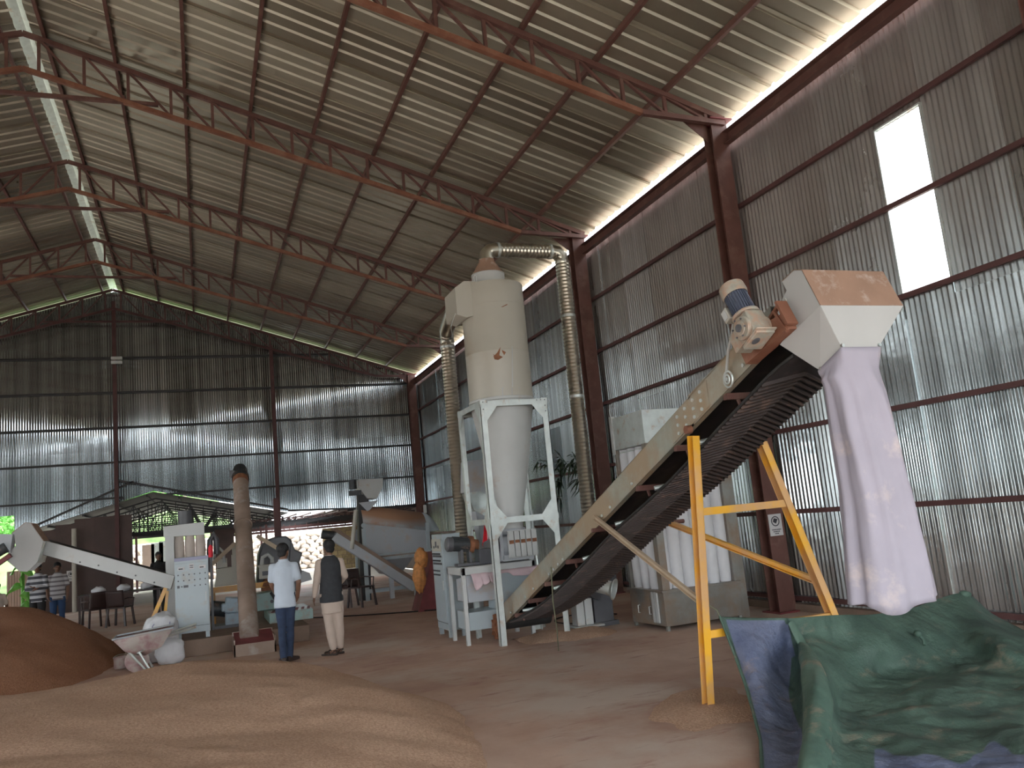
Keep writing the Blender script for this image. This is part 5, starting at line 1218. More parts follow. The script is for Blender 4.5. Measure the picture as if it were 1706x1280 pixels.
for s in (-1, 1):
    MB().tube([(a.x+.3, YW+s*.16, zt-.24), (b.x-.2, YW+s*.22, zt-.08), (b.x+.30, YW+s*.26, zt+.03)], .016, 8).build('handle', 'galv', wb_)
    MB().tube([(b.x-.45, YW+s*.18, zt-.22), (b.x-.30, YW+s*.22, .01)], .016, 8).build('leg', 'galvlight', wb_)
    MB().tube([(a.x+.14, YW+s*.16, zt-.14), (a.x+.42, YW+s*.16, .01)], .016, 8).build('leg', 'galvlight', wb_)
    MB().tube([(a.x+.15, YW+s*.10, zt-.10), (a.x+.28, YW+s*.04, .16)], .014, 8).build('wheel_fork', 'galvlight', wb_)
m = MB(); m.lathe((a.x+.28, YW-.03, .16), [(.05, 0), (.12, 0), (.16, .015), (.16, .045), (.12, .06), (.05, .06)], 22, (0, 1, 0), True); m.build('wheel', 'wheelbarrow', wb_)
bk = thing('bucket', 'small dented pale bucket under the left end of the wheelbarrow', 'bucket', (-1.16, 13.75, 0))
q = pt(207, 1110, Z=0); bq = Vector((-1.16, 13.75, -.14))
MB().lathe(bq, [(.001, .16), (.105, .165), (.11, .31), (.116, .315), (.116, .325), (.1, .32), (.095, .18)], 22).build('bucket_body', 'wheelbarrow', bk)
MB().tube([bq+Vector((.11*math.cos(t*PI/8), -.03, .31+.05*math.sin(t*PI/8))) for t in range(9)], .004, 6).build('bucket_handle', 'galv', bk)

s1 = blob('woven_sack', (-.64, 14.0+.05, .34), (.25, .2, .36), 'sack', 1.5, 'full white woven sack standing behind the wheelbarrow', 'sack', amp=.16, sq=.75)
m = MB(); m.tube([pt(254, 1056, Y=13.86), pt(254, 1044, Y=13.85), pt(257, 1040, Y=13.85)], .008, 5); m.tube([pt(282, 1048, Y=13.86), pt(283, 1036, Y=13.85)], .008, 5); m.build('lifting_strap', 'bluetop', s1)
blob('woven_sack', (-.50, 13.62, .17), (.2, .14, .19), 'sack', 5.5, 'small white sack lying under the right end of the wheelbarrow', 'sack', amp=.16, sq=.75)

# ---------------------------------------------------------------- sawdust piles
def dist_poly(x, y, poly):
    ins = False; d = 1e9; n = len(poly)
    for i in range(n):
        x1, y1 = poly[i]; x2, y2 = poly[(i+1) % n]
        if (y1 > y) != (y2 > y) and x < (x2-x1)*(y-y1)/(y2-y1)+x1: ins = not ins
        dx, dy = x2-x1, y2-y1; t = max(0, min(1, ((x-x1)*dx+(y-y1)*dy)/(dx*dx+dy*dy))); d = min(d, math.hypot(x-x1-t*dx, y-y1-t*dy))
    return d if ins else -d
def pile(name, mm, poly, top, slope, seed, lab, res=.07, bumps=()):
    xs = [p[0] for p in poly]; ys_ = [p[1] for p in poly]; x0, x1, y0, y1 = min(xs), max(xs), min(ys_), max(ys_)
    def h(x, y):
        wob = .22*noise.noise(Vector((x*.7, y*.7, seed)))+(.16*noise.noise(Vector((x*2.4, y*2.4, seed)))+.08*noise.noise(Vector((x*6, y*6, seed))))*(1 if top < .3 else .3)
        d = dist_poly(x, y, poly)+wob
        if d <= 0: return max(-.06, d*slope*1.15)
        hh = top*(1-math.exp(-d*slope/top*1.15))
        hh += .035*noise.noise(Vector((x*1.1, y*1.1, seed+3)))*min(1, d)+.018*noise.noise(Vector((x*3.5, y*3.5, seed)))*min(1, d*2)
        for (bx, by, r, bh) in bumps: hh += min(1, d*2)* bh*math.exp(-((x-bx)**2+(y-by)**2)/(r*r))
        return hh
    nu, nv = int((x1-x0)/res), int((y1-y0)/res)
    m = MB(); m.grid(lambda u, v: Vector((x0+(x1-x0)*u, y0+(y1-y0)*v, h(x0+(x1-x0)*u, y0+(y1-y0)*v))), nu, nv)
    keep = [f for f in m.f if max(m.v[i].z for i in f) > -.001]; m.f = keep; m.m = [0]*len(keep)
    o = m.build(name, mm, None, 3.1); tag(o, lab, 'pile'); o['kind'] = 'stuff'; return o
pile('sawdust_pile', 'husk', [(1.35, 10.3), (1.75, 9.3), (2.05, 8.2), (2.0, 7.2), (1.75, 5.7), (1.6, 4.4), (1.2, 2.8), (-6, 2.4), (-6.5, 10.2), (-3, 11.0), (0, 11.0)], .66, .36, 2.0,
     'wide pale brown heap of sawdust covering the floor in the foreground', .06, ((.1, 8.8, .9, .10), (1.2, 7.2, .8, .10), (.9, 9.2, .6, .05)))
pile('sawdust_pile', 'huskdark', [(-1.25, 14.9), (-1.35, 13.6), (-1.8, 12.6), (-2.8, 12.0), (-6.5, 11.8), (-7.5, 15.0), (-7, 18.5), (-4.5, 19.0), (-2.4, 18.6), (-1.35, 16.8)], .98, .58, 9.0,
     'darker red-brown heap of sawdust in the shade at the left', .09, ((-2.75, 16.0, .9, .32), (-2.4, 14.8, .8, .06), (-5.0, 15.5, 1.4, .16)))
pile('dust_heap', 'husk', [(3.3, 5.5), (3.95, 5.4), (4.3, 6.0), (4.1, 6.6), (3.5, 6.5), (3.2, 6.0)], .035, .10, 5.0, 'small spill of grain dust around the foot of the near yellow leg', .05)
pile('dust_heap', 'husk', [(4.0, 10.4), (4.6, 10.1), (5.3, 10.4), (5.3, 11.0), (4.3, 11.2), (3.9, 10.9)], .10, .22, 6.0, 'low brown dust heap on the floor under the conveyor tail', .06)
if 0: pile('dust_heap', 'husk', [(3.0, 7.0), (5.4, 6.3), (6.4, 7.8), (6.2, 9.2), (4.2, 9.6), (2.9, 8.5)], .03, .03, 11.0, 'thin drift of spilled dust on the floor beneath the big conveyor', .08)

# ---------------------------------------------------------------- people
def remesh(mb, name, mm, parent, vox, smooth_it=6, wr=0., wf=9., label=None):
    me = mb.mesh(name, mm, 0); o = bpy.data.objects.new(name, me); C.objects.link(o)
    r = o.modifiers.new('r', 'REMESH'); r.mode = 'VOXEL'; r.voxel_size = vox
    s = o.modifiers.new('s', 'SMOOTH'); s.factor = .5; s.iterations = smooth_it
    dg = bpy.context.evaluated_depsgraph_get(); me2 = bpy.data.meshes.new_from_object(o.evaluated_get(dg)); me2.name = name
    C.objects.unlink(o); bpy.data.objects.remove(o); bpy.data.meshes.remove(me)
    if wr:
        for v in me2.vertices:
            p = v.co; w = abs(noise.noise(Vector((p.x*wf, p.y*wf, p.z*wf*.7))))-.25+.5*noise.noise(Vector((p.x*wf*.5, p.y*wf*.5, p.z*wf*.9)))
            v.co = p+v.normal*(w*wr)
    me2.materials.clear(); me2.materials.append(M[mm]); me2.polygons.foreach_set('use_smooth', [True]*len(me2.polygons))
    q = bpy.data.objects.new(name, me2); C.objects.link(q); q.parent = parent
    if label: q['label'] = label
    return q
def limb(mb, pts, n=12): mb.tube([p for p, r in pts], [r for p, r in pts], n); [mb.ell(p, (r*.99,)*3, 10, 7) for p, r in pts]
def torso(mb, rows, n=20):
    mb.loft([[Vector((cx+rx*math.cos(2*PI*i/n), cy+ry*math.sin(2*PI*i/n), z)) for i in range(n)] for z, cx, cy, rx, ry in rows])
def V(*a): return Vector(a)
def person(name, label, loc, rot, J, wear, vox=.010, H=1.64):
    """J: joints in metres for a 1.64 m person looking along local +Y; right hand side is +X"""
    t = thing(name, label, 'person', loc, None, rot); t.scale = (H/1.64,)*3
    def W_(o): o.location = (0, 0, 0); return o
    b = MB()
    torso(b, [(.86, 0, 0, .14, .09), (.98, 0, 0, .135, .09), (1.10, 0, .005, .13, .085), (1.25, 0, .0, .15, .095), (1.33, 0, -.005, .135, .075), (1.375, 0, -.005, .085, .052), (1.42, 0, 0, .05, .05)])
    hd_ = J.get('head', V(0, .01, 0)); hc = V(hd_.x, .02+hd_.y, 1.535); nk = V(0, 0, 1.38)
    limb(b, [(nk, .056), (V(hc.x*.6, .008, 1.45), .050)])
    yaw = J.get('yaw', 0); Rh = Matrix.Rotation(yaw, 3, 'Z') @ Matrix.Rotation(J.get('nod', 0), 3, 'X')
    def Hh(x, y, z): return hc+Rh @ V(x, y, z)
    b.ell(Hh(0, -.01, .022), (.072, .09, .082), 16, 12, Rh); b.ell(Hh(0, .025, -.035), (.055, .062, .068), 14, 10, Rh); b.ell(Hh(0, .05, -.07), (.034, .03, .026), 10, 8, Rh)
    b.ell(Hh(0, .088, -.018), (.012, .020, .022), 8, 6, Rh); b.ell(Hh(0, .078, -.052), (.024, .012, .010), 8, 6, Rh); b.ell(Hh(0, .076, .022), (.05, .014, .012), 10, 6, Rh)
    for s in (-1, 1): b.ell(Hh(s*.074, -.005, -.012), (.010, .020, .032), 8, 6, Rh); b.ell(Hh(s*.03, .076, .004), (.014, .010, .009), 8, 6, Rh)
    for s in ('l', 'r'):
        sh, el_, wr_, ft = J['sh'+s], J['el'+s], J['wr'+s], J['hd'+s]
        limb(b, [(sh+V(0, 0, -.012), .042), (sh.lerp(el_, .5), .042), (el_, .036), (el_.lerp(wr_, .4), .034), (wr_, .025)])
        d = (ft-wr_).normalized(); sx = 1 if s == 'r' else -1; side_v = d.cross(V(0, 1, 0)); side_v = side_v.normalized() if side_v.length > .2 else V(1, 0, 0); nn = side_v.cross(d)
        ax = nn  # palm spreads along nn (fore and aft for a hanging hand)
        pc = wr_+d*.045; b.ell(pc, (.018, .036, .046), 12, 8, Matrix((side_v, ax, d)).transposed())
        for k, L_ in enumerate((.062, .074, .068, .052)):
            o_ = ax*(.028-.0185*k)*(1); p0_ = wr_+d*.075+o_; cv_ = side_v*(-sx*.012)
            b.tube([p0_-d*.02, p0_, p0_+d*L_*.5+cv_*.6, p0_+d*L_+cv_*2.0], [.0095, .009, .0082, .0065], 8)
        tb_ = wr_+d*.03+ax*.028; b.tube([tb_-ax*.01, tb_+ax*.015+d*.02, tb_+ax*.022+d*.05], [.011, .0105, .008], 8)
        hp_, kn_, an = J['hp'+s], J['kn'+s], J['an'+s]; fd = J.get('fd'+s, V(0, 1, 0))
        limb(b, [(hp_, .078), (hp_.lerp(kn_, .5), .066), (kn_, .048), (kn_.lerp(an, .35), .050), (an, .034)])
        limb(b, [(an+V(0, -.0, -.03), .032), (an+fd*.06+V(0, 0, -.045), .030), (an+fd*.13+V(0, 0, -.055), .022), (an+fd*.17+V(0, 0, -.06), .016)], 10)
    remesh(b, 'body', 'skin', t, min(vox, .0075), 2)
    if wear.get('hair', True):
        h = MB(); h.ell(Hh(0, -.022, .038), (.086, .098, .088), 22, 14, Rh)
        h.v = [v if (Rh.transposed() @ (v-hc)).y < .062-.5*max(0, .03-(Rh.transposed() @ (v-hc)).z) else v for v in h.v]
        q = h
        q.ell(Hh(0, -.05, -.025), (.070, .05, .068), 14, 10, Rh)
        remesh(q, 'hair', 'hair', t, .008, 2, .004, 40)
    # face: eyes and brows
    e = MB()
    for s in (-1, 1): e.ell(Hh(s*.030, .084, .004), (.010, .005, .005), 8, 6, Rh)
    e.build('eyes', 'hair', None).parent = t
    for part in wear['parts']: part(t, J)
    return t
def trousers(mm, loose=0., hem=.07, nm='trousers'):
    def f(t, J):
        b = MB(); torso(b, [(.83, 0, 0, .15+loose*.5, .105+loose*.5), (.93, 0, 0, .148, .10), (.98, 0, 0, .142, .098)])
        for s in ('l', 'r'):
            h, k, a = J['hp'+s], J['kn'+s], J['an'+s]; a2 = a+(k-a).normalized()*(hem-.07)
            limb(b, [(h+V(0, 0, -.02), .090+loose), (h.lerp(k, .5), .078+loose), (k, .062+loose), (k.lerp(a2, .5), .060+loose*1.0), (a2, .052+loose*.6)])
        remesh(b, nm, mm, t, .011, 5, .007, 9)
    return f
def shirt(mm, sleeve='short', hem=.80, w=.165, nm='shirt', tail=None, neck=1.405):
    def f(t, J):
        b = MB(); torso(b, [(hem, 0, -.0, w+.005, .118), (hem+.08, 0, 0, w, .116), (1.10, 0, .0, w-.008, .108), (1.22, 0, -.0, w+.004, .113), (1.31, 0, -.006, .152, .100), (1.365, 0, -.006, .112, .078), (neck, 0, -.004, .072, .064)])
        for s in ('l', 'r'):
            sh, el_, wr_ = J['sh'+s], J['el'+s], J['wr'+s]
            if sleeve == 'short': e = sh.lerp(el_, .72); limb(b, [(sh+V(-.03 if s == 'r' else .03, 0, .002), .052), (sh+V(0, 0, -.004), .060), (sh.lerp(e, .5), .060), (e, .060)])
            elif sleeve == 'long': limb(b, [(sh+V(-.03 if s == 'r' else .03, 0, .002), .052), (sh+V(0, 0, -.004), .060), (sh.lerp(el_, .5), .056), (el_, .052), (el_.lerp(wr_, .5), .046), (el_.lerp(wr_, .93), .042)])
        o = remesh(b, nm, mm, t, .011, 9, .009, 8)
        c = MB(); c.lathe((0, -.004, 0), [(.062, 1.385), (.060, 1.42), (.066, 1.425), (.072, 1.39)], 20); q = c.build('collar', mm, None); q.parent = o
    return f
def vest(mm):
    def f(t, J):
        b = MB(); torso(b, [(.75, 0, 0, .172, .132), (.88, 0, 0, .166, .130), (1.0, 0, 0, .160, .124), (1.12, 0, .0, .158, .118), (1.24, 0, -.0, .164, .124), (1.32, 0, -.006, .160, .110), (1.375, 0, -.008, .118, .086), (1.42, 0, -.006, .074, .070)])
        remesh(b, 'waistcoat', mm, t, .011, 4, .003, 8, 'charcoal sleeveless waistcoat')
    return f
def shoes(mm, sandal=False):
    def f(t, J):
        for s in ('l', 'r'):
            an = J['an'+s]; fd = J.get('fd'+s, V(0, 1, 0)); b = MB(); z = an.z
            b.loft([[an+fd*y+V(-fd.y*x, fd.x*x, 0)*1.0+V(0, 0, h-z) for x, h in ((-w_, .0), (w_, .0), (w_, hh), (-w_, hh))] for y, w_, hh in ((-.06, .026, .03 if sandal else .07), (-.02, .036, .03 if sandal else .08), (.06, .042, .028 if sandal else .065), (.14, .046, .025 if sandal else .05), (.19, .036, .022 if sandal else .035), (.205, .02, .02))])
            o = b.build('sandal' if sandal else 'shoe', mm, None, bevel=.006); o.parent = t
            if sandal:
                c = MB()
                for y, hh in ((.13, .05), (.06, .075)):
                    c.tube([an+fd*y+V(-fd.y*x, fd.x*x, 0)+V(0, 0, h-z) for x, h in ((-.045, .02), (-.035, hh*.9), (0, hh), (.035, hh*.9), (.045, .02))], .011, 6)
                c.tube([an+fd*y+V(-fd.y*x, fd.x*x, 0)+V(0, 0, h-z) for x, y, h in ((-.04, .03, .02), (-.036, -.03, .06), (0, -.055, .07), (.036, -.03, .06), (.04, .03, .02))], .008, 6)
                q = c.build('strap', mm, None); q.parent = o
    return f
J1 = dict(shl=V(-.148, 0, 1.325), ell=V(-.175, .06, 1.09), wrl=V(-.13, .18, .95), hdl=V(-.11, .24, .90), shr=V(.148, 0, 1.325), elr=V(.20, -.05, 1.08), wrr=V(.175, .03, .87), hdr=V(.145, .07, .80),
          hpl=V(-.07, 0, .88), knl=V(-.06, .0, .47), anl=V(-.055, -.04, .07), hpr=V(.07, 0, .88), knr=V(.055, .06, .47), anr=V(.03, .06, .07), fdl=V(-.15, .98, 0), fdr=V(.55, .83, 0), yaw=-.55, head=V(.01, .02, 0))
person('person', 'man seen from behind in pale blue-white short-sleeved shirt and dark blue jeans', (1.03, 12.02, .0), -.10, J1, dict(parts=[shirt('shirt', hem=.75, w=.150), trousers('jeans', -.006), shoes('leather')]), H=1.585)
J2 = dict(shl=V(-.150, 0, 1.325), ell=V(-.205, -.02, 1.07), wrl=V(-.24, .02, .85), hdl=V(-.25, .05, .78), shr=V(.150, 0, 1.325), elr=V(.215, .02, 1.10), wrr=V(.16, .19, 1.0), hdr=V(.12, .25, .98),
          hpl=V(-.075, 0, .88), knl=V(-.05, .03, .47), anl=V(-.01, .0, .07), hpr=V(.075, 0, .88), knr=V(.09, .04, .47), anr=V(.09, .08, .07), fdl=V(-.75, .66, 0), fdr=V(-.7, .7, 0), yaw=.35, head=V(0, .02, 0))
person('person', 'man seen from behind in charcoal waistcoat over long beige tunic, loose trousers and sandals', (1.66, 12.02, 0), -.02, J2,
       dict(parts=[shirt('kurta', 'long', hem=.59, w=.150, nm='tunic'), vest('vest'), trousers('kurta', .010, .12), shoes('leather', True)]), H=1.575)
J3 = dict(shl=V(-.148, 0, 1.325), ell=V(-.20, .06, 1.10), wrl=V(-.04, .19, 1.12), hdl=V(.03, .19, 1.13), shr=V(.148, 0, 1.325), elr=V(.20, .06, 1.09), wrr=V(.04, .17, 1.07), hdr=V(-.03, .18, 1.08),
          hpl=V(-.08, 0, .88), knl=V(-.09, .03, .47), anl=V(-.10, 0, .07), hpr=V(.08, 0, .88), knr=V(.09, .03, .47), anr=V(.10, 0, .07), yaw=.1)
q = pt(63, 1000, Y=20.9)
person('person', 'person with folded arms in black and grey striped top standing under the left conveyor hood', (q.x, 20.9, 0), PI-.2, J3, dict(parts=[shirt('stripe1', 'long'), trousers('blackcloth'), shoes('leather')]), .014)
J4 = dict(J3); J4.update(ell=V(-.21, .0, 1.08), wrl=V(-.20, .06, .86), hdl=V(-.19, .10, .79), elr=V(.21, .0, 1.08), wrr=V(.19, .08, .88), hdr=V(.16, .12, .82))
q = pt(96, 1000, Y=21.3)
person('person', 'person in grey and white striped polo shirt and blue trousers beside the brown partition', (q.x, 21.3, 0), PI+.1, J4, dict(parts=[shirt('stripe2'), trousers('bluecloth'), shoes('leather')]), .014, H=1.60)
q = pt(2, 1000, Y=14.9+4)
person('person', 'grey-haired person at the far left edge, head just above the heap', (q.x-.08, 18.9, 0), .4, J4, dict(parts=[shirt('kurta'), trousers('jeans'), shoes('leather')]), .016, H=1.33)

q = pt(263, 1000, Y=23.0)
person('person', 'dark-clothed person far back, only the head showing above the left conveyor trough', (q.x, 23.9, 0), PI, J4, dict(parts=[shirt('blackcloth'), trousers('blackcloth'), shoes('leather')]), .018, H=1.62)

# ---------------------------------------------------------------- plastic chairs and table items
def chair_proto():
    t = thing('plastic_chair', 'x', 'chair', (0, 0, 0))
    MB().box((0, 0, .43), (.44, .42, .03)).build('seat', 'chair', t, bevel=.01)
    b = MB(); b.grid(lambda u, v: V(-.21+.42*u, -.20-.06*v-.03*math.sin(u*PI), .45+.38*v), 8, 6); b.build('backrest', 'chair', t, solid=.02)
    for x in (-1, 1):
        for y in (-1, 1): MB().beam((x*.19, y*.18, .43), (x*.23, y*.22, 0), .04, .04).build('leg', 'chair', t)
        MB().tube([(x*.22, .16, .43), (x*.25, .16, .62), (x*.25, -.1, .64), (x*.21, -.21, .62)], .016, 6).build('armrest', 'chair', t)
    return t
ch0 = chair_proto(); first = True
for (px, Y, rot, lab) in ((158, 22.3, .5, 'dark plastic chair nearest the shaded sawdust heap, left of the table'), (200, 22.0, -.4, 'dark plastic chair left of the white sack, facing the table'),
                          (575, 19.3, 2.6, 'dark brown plastic chair right behind the man in the waistcoat'), (603, 19.0, -2.5, 'dark brown plastic chair beside the leg of the drum machine')):
    q = pt(px, 1000, Y=Y); o = ch0 if first else dup(ch0, (0, 0, 0)); first = False
    o.location = (q.x, Y, 0); o.rotation_euler = (0, 0, rot); o['label'] = lab
tb = thing('work_table', 'low dark table with pale things on it behind the shaded heap', 'table', (-2.2, 23.2, 0))
MB().bb(-2.9, -1.0, 23.0, 23.7, .70, .74).build('tabletop', 'chair', tb)
for x in (-2.85, -1.1):
    for y in (23.05, 23.62): MB().beam((x, y, 0), (x, y, .7), .05, .05).build('leg', 'chair', tb)
for k, (x, l) in enumerate(((-2.45, 'crumpled pale bag at the left end of the low dark table'), (-1.9, 'crumpled pale bag in the middle of the low dark table'), (-1.35, 'crumpled pale bag at the right end of the low dark table'))):
    blob('bag', (x, 23.25, .82), (.16, .12, .10), 'sack', k*3+.5, l, 'bag', 16, 10)
# ---------------------------------------------------------------- lean-to beyond the back wall
ls = struct('ceiling_lean_to', 'dark gabled roof of the lower shed beyond the back wall, on a lattice of black steel', 'roof', (-1.5, YB, 3.6))
def zl(x): return 3.60-abs(x+1.5)*(.262 if x < -1.5 else .245)
YE = 44.5
dm_ = M['darkroof'] = mat('dark_roof_sheet', (.10, .10, .095), .6, .3, .2, 2)
for (xa, xb) in ((-5.3, -1.5), (-1.5, 2.83)):
    n = 8
    for k in range(n):
        a, b = xa+(xb-xa)*k/n, xa+(xb-xa)*(k+1)/n
        for j in range(5):
            y0 = YB-.1+(YE-YB)*j/5; y1 = YB-.1+(YE-YB)*(j+1)/5+.1
            MB().slab([(a, y0, zl(a)), (b, y0, zl(b)), (b, y1, zl(b)), (a, y1, zl(a))], .02).build('roof_sheet', 'darkroof', ls)
for k in range(4):
    y0 = YB+(YE-YB)*k/4; MB().slab([(4.5, y0, 2.52), (8.2, y0, 2.36), (8.2, y0+3.7, 2.36), (4.5, y0+3.7, 2.52)], .02).build('roof_sheet', 'brownsheet', ls, label='dark brown roof sheet')
for x in (-4.6, -3.6, -2.6, -1.7, -.7, .3, 1.3, 2.3): MB().beam((x, YB, zl(x)-.05), (x, YE, zl(x)-.05), .05, .06).build('purlin', 'blacksteel', ls)
for x in (3.1, 3.6, 4.1, 4.6, 5.1, 5.9, 6.7, 7.4): MB().beam((x, YB, 2.47), (x, YE, 2.47), .05, .05).build('purlin', 'darkred', ls)
for Y in (31.5, 34, 36.5, 39, 41.5, 44.3):
    t = thing('lattice_truss', 'black lattice truss of the lower shed, number %s counted from the back wall' % ['one', 'two', 'three', 'four', 'five', 'six'][int((Y-31.5)/2.5)], 'truss', (-1.5, Y, 2.4), 'lattice trusses of the lower shed')
    m = MB(); m.beam((-5.2, Y, 2.52), (-1.5, Y, 3.46), .05, .05); m.beam((2.8, Y, 2.44), (-1.5, Y, 3.46), .05, .05); m.build('top_chord', 'blacksteel', t)
    m = MB(); m.beam((-5.2, Y, 2.36), (7.7, Y, 2.26), .05, .05); m.build('bottom_chord', 'blacksteel', t)
    m = MB(); x = -4.9; k = 0
    while x < 7.4:
        zt = min(zl(x)-.12, 3.46) if x < 2.8 else 2.44
        m.beam((x, Y, 2.32), (x, Y, zt), .03, .03, (0, 1, 0)); x2 = x+.45; zt2 = min(zl(x2)-.12, 3.46) if x2 < 2.8 else 2.44
        m.beam((x, Y, 2.32) if k % 2 else (x, Y, zt), (x2, Y, zt2) if k % 2 else (x2, Y, 2.32), .025, .025, (0, 1, 0)); x = x2; k += 1
    m.build('web', 'blacksteel', t)
    m = MB()
    for z in (2.16, 2.03) if Y > 35 else (2.40,): m.beam((1.2, Y, z), (7.7, Y, z), .035, .035)
    for k2 in range(14): m.beam((1.3+k2*.48, Y, 2.03 if Y > 35 else 2.3), (1.3+k2*.48, Y, 2.45), .03, .03, (0, 1, 0))
    m.build('lower_grid', 'darkred', t)
    for z in (2.62, 2.86): 
        a_ = -1.5-(3.46-z)/.262; b_ = -1.5+(3.46-z)/.245; MB().beam((a_+.1, Y, z), (b_-.1, Y, z), .03, .03).build('tie', 'blacksteel', t)
for k, (x, y) in enumerate(((-2.6, 34), (-.9, 36.5), (-2.65, 39), (2.5, 36.5), (2.6, 41.5), (.4, 44.3), (-1.2, 44.3))):
    m = MB().beam((x, y, 0), (x, y, 2.4), .09, .09); o = m.build('shed_post', 'darkred'); tag(o, 'thin dark post of the lower shed, %s' % ['behind the left conveyor trough', 'right of the brown partition', 'deep behind the brown partition', 'above the head of the man in white', 'farther back right of the screw tube', 'at the far open end, middle', 'at the far open end, left'][k], 'post', 'posts of the lower shed')
# brown partition on the left, white pipe, notice
bp_ = struct('wall_partition', 'dark brown sheet-metal partition at the lower left under the back wall', 'partition', (-3.8, 30.0, 0))
x = -4.95; k = 0
while x < -2.75:
    MB().bb(x, x+.58, YB+.02+.01*(k % 2), YB+.035+.01*(k % 2), 0, 2.62+min(.3, (x+4.95)*.26)).build('sheet_panel', 'brownsheet', bp_); x += .55; k += 1
k = 0; y = YB+.1
while y < 38.5: MB().bb(-2.78, -2.76+.01*(k % 2), y, y+1.22, 0, 2.9).build('sheet_panel', 'brownsheet', bp_); y += 1.2; k += 1
o = MB().cyl(pt(124, 970, Y=29.8).xy.to_3d(), pt(124, 970, Y=29.8).xy.to_3d()+Vector((0, 0, 2.6)), .07, n=14).build('white_pipe', 'cream'); tag(o, 'upright pale pipe in front of the brown partition', 'pipe')
q = pt(118, 960, Y=29.9); sign('notice_sign', (q.x, 29.95, q.z), .25, .33, (0, -1, 0), 'small white paper notice on the dark brown partition')
# brown corner room behind the right of the lean-to
br_ = struct('wall_lean_to', 'dark side panels of the lean-to on the right and centre', 'wall', (6.5, 38, 0))
for x, y0, y1, z1 in ((7.8, YB, YE, 2.5),):
    for k in range(6): MB().bb(x, x+.03, y0+(y1-y0)*k/6, y0+(y1-y0)*(k+1)/6-.02, 0, z1).build('sheet_panel', 'brownsheet', br_)
qa, qb = pt(358, 900, Y=37), pt(390, 900, Y=37)
MB().bb(qa.x, qb.x, 37, 37.05, 0, 2.3).build('sheet_panel', 'brownsheet', br_)
# block wall, rubble bank, road, hillside
bw = thing('block_wall', 'wall of large yellow-brown concrete blocks outside behind the lean-to', 'wall', (6.9, 40, 0))
Yb = 40.0; xa = pt(537, 885, Y=Yb).x; xb = 7.75; ztop = pt(570, 885, Y=Yb).z
bwid, bh = .42, .22; blk = MB().box((0, 0, 0), (bwid-.03, .3, bh-.025)).mesh('block', 'block')
r = 0; z = .11
while z < ztop+.15:
    x = xa+bwid/2+(bwid/2 if r % 2 else 0)
    while x < xb:
        o = bpy.data.objects.new('block', blk); C.objects.link(o); o.parent = bw; o.location = Vector((x, Yb+random.uniform(-.015, .015), z))-wloc(bw); x += bwid
    z += bh; r += 1
MB().bb(xa, xb, Yb-.11, Yb+.12, 0, ztop+.2).build('mortar', 'concrete', bw)
hm = MB()
def hh(u, v):
    x = -70+150*u; y = 47+75*v; r_ = max(0, y-49); z = min(r_*.42, 6+r_*.16)+1.4*noise.noise(Vector((x*.12, y*.12, 1)))*min(1, r_/4)+.5*noise.noise(Vector((x*.6, y*.6, 5)))*min(1, r_/3)
    z += max(0, (-x-6))*.05*min(1, r_/6); k = max(0, min(1, (x+1)/4)); z = z*(1-k)+k*min(z, 1.9+.3*noise.noise(Vector((x*.5, y*.3, 2))))
    return Vector((x, y, max(-.05, z)))
hm.grid(hh, 220, 110); o = hm.build('hillside', 'hill', None, 3.1); tag(o, 'bright green overgrown hillside beyond the sheds', 'hillside', kind='structure')
bank = thing('rubble_bank', 'sunlit pale rubble wall and bank outside behind the machines', 'bank', (3.5, 46, 0))
rs = random.Random(3); sm = []
for k in range(5):
    b = MB(); b.ell((0, 0, 0), (.2, .15, .13), 8, 6); b.v = [v*(1+.35*noise.noise(v*6+Vector((k*7, 0, 0)))) for v in b.v]; sm.append(b.mesh('stone', 'stone'))
r = 0; z = .1
while z < 1.9:
    x = -6.0+(.18 if r % 2 else 0)
    while x < 6.2:
        if len([1]) and (r*40+int(x*3)) >= 0:
            o = bpy.data.objects.new('stone', sm[rs.randrange(5)]); C.objects.link(o); o.parent = bank; o.location = Vector((x, 46.2+z*.25+rs.uniform(-.05, .05), z))-wloc(bank); o.rotation_euler = (rs.uniform(-.4, .4), rs.uniform(-.4, .4), rs.uniform(-.5, .5)); o.scale = (1.25, 1.2, 1.2)
        x += .50
    z += .21; r += 1
MB().prism([(-6.4, 46.3, 0), (-6.4, 46.85, 2.0), (-6.4, 49.5, 2.1), (-6.4, 49.5, 0)], (12.9, 0, 0)).build('earth_fill', 'outside', bank)
for k, (px, py, w, h, mm, lab) in enumerate(((247, 920, .55, 1.05, 'pinkfence', 'pale pink metal sheet fence panel outside, left of the white ones'), (262, 920, .55, 1.2, 'galvlight', 'pale grey metal sheet leaning outside behind the conveyor trough'), (274, 920, .5, 1.25, 'galvlight', 'pale grey metal sheet just left of the small dust filter'))):
    q = pt(px, py, Y=44.9); o = MB().bb(q.x-w/2, q.x+w/2, 44.9, 44.93, 0, 2.0+.05*k).build('metal_sheet', mm); tag(o, lab, 'sheet')
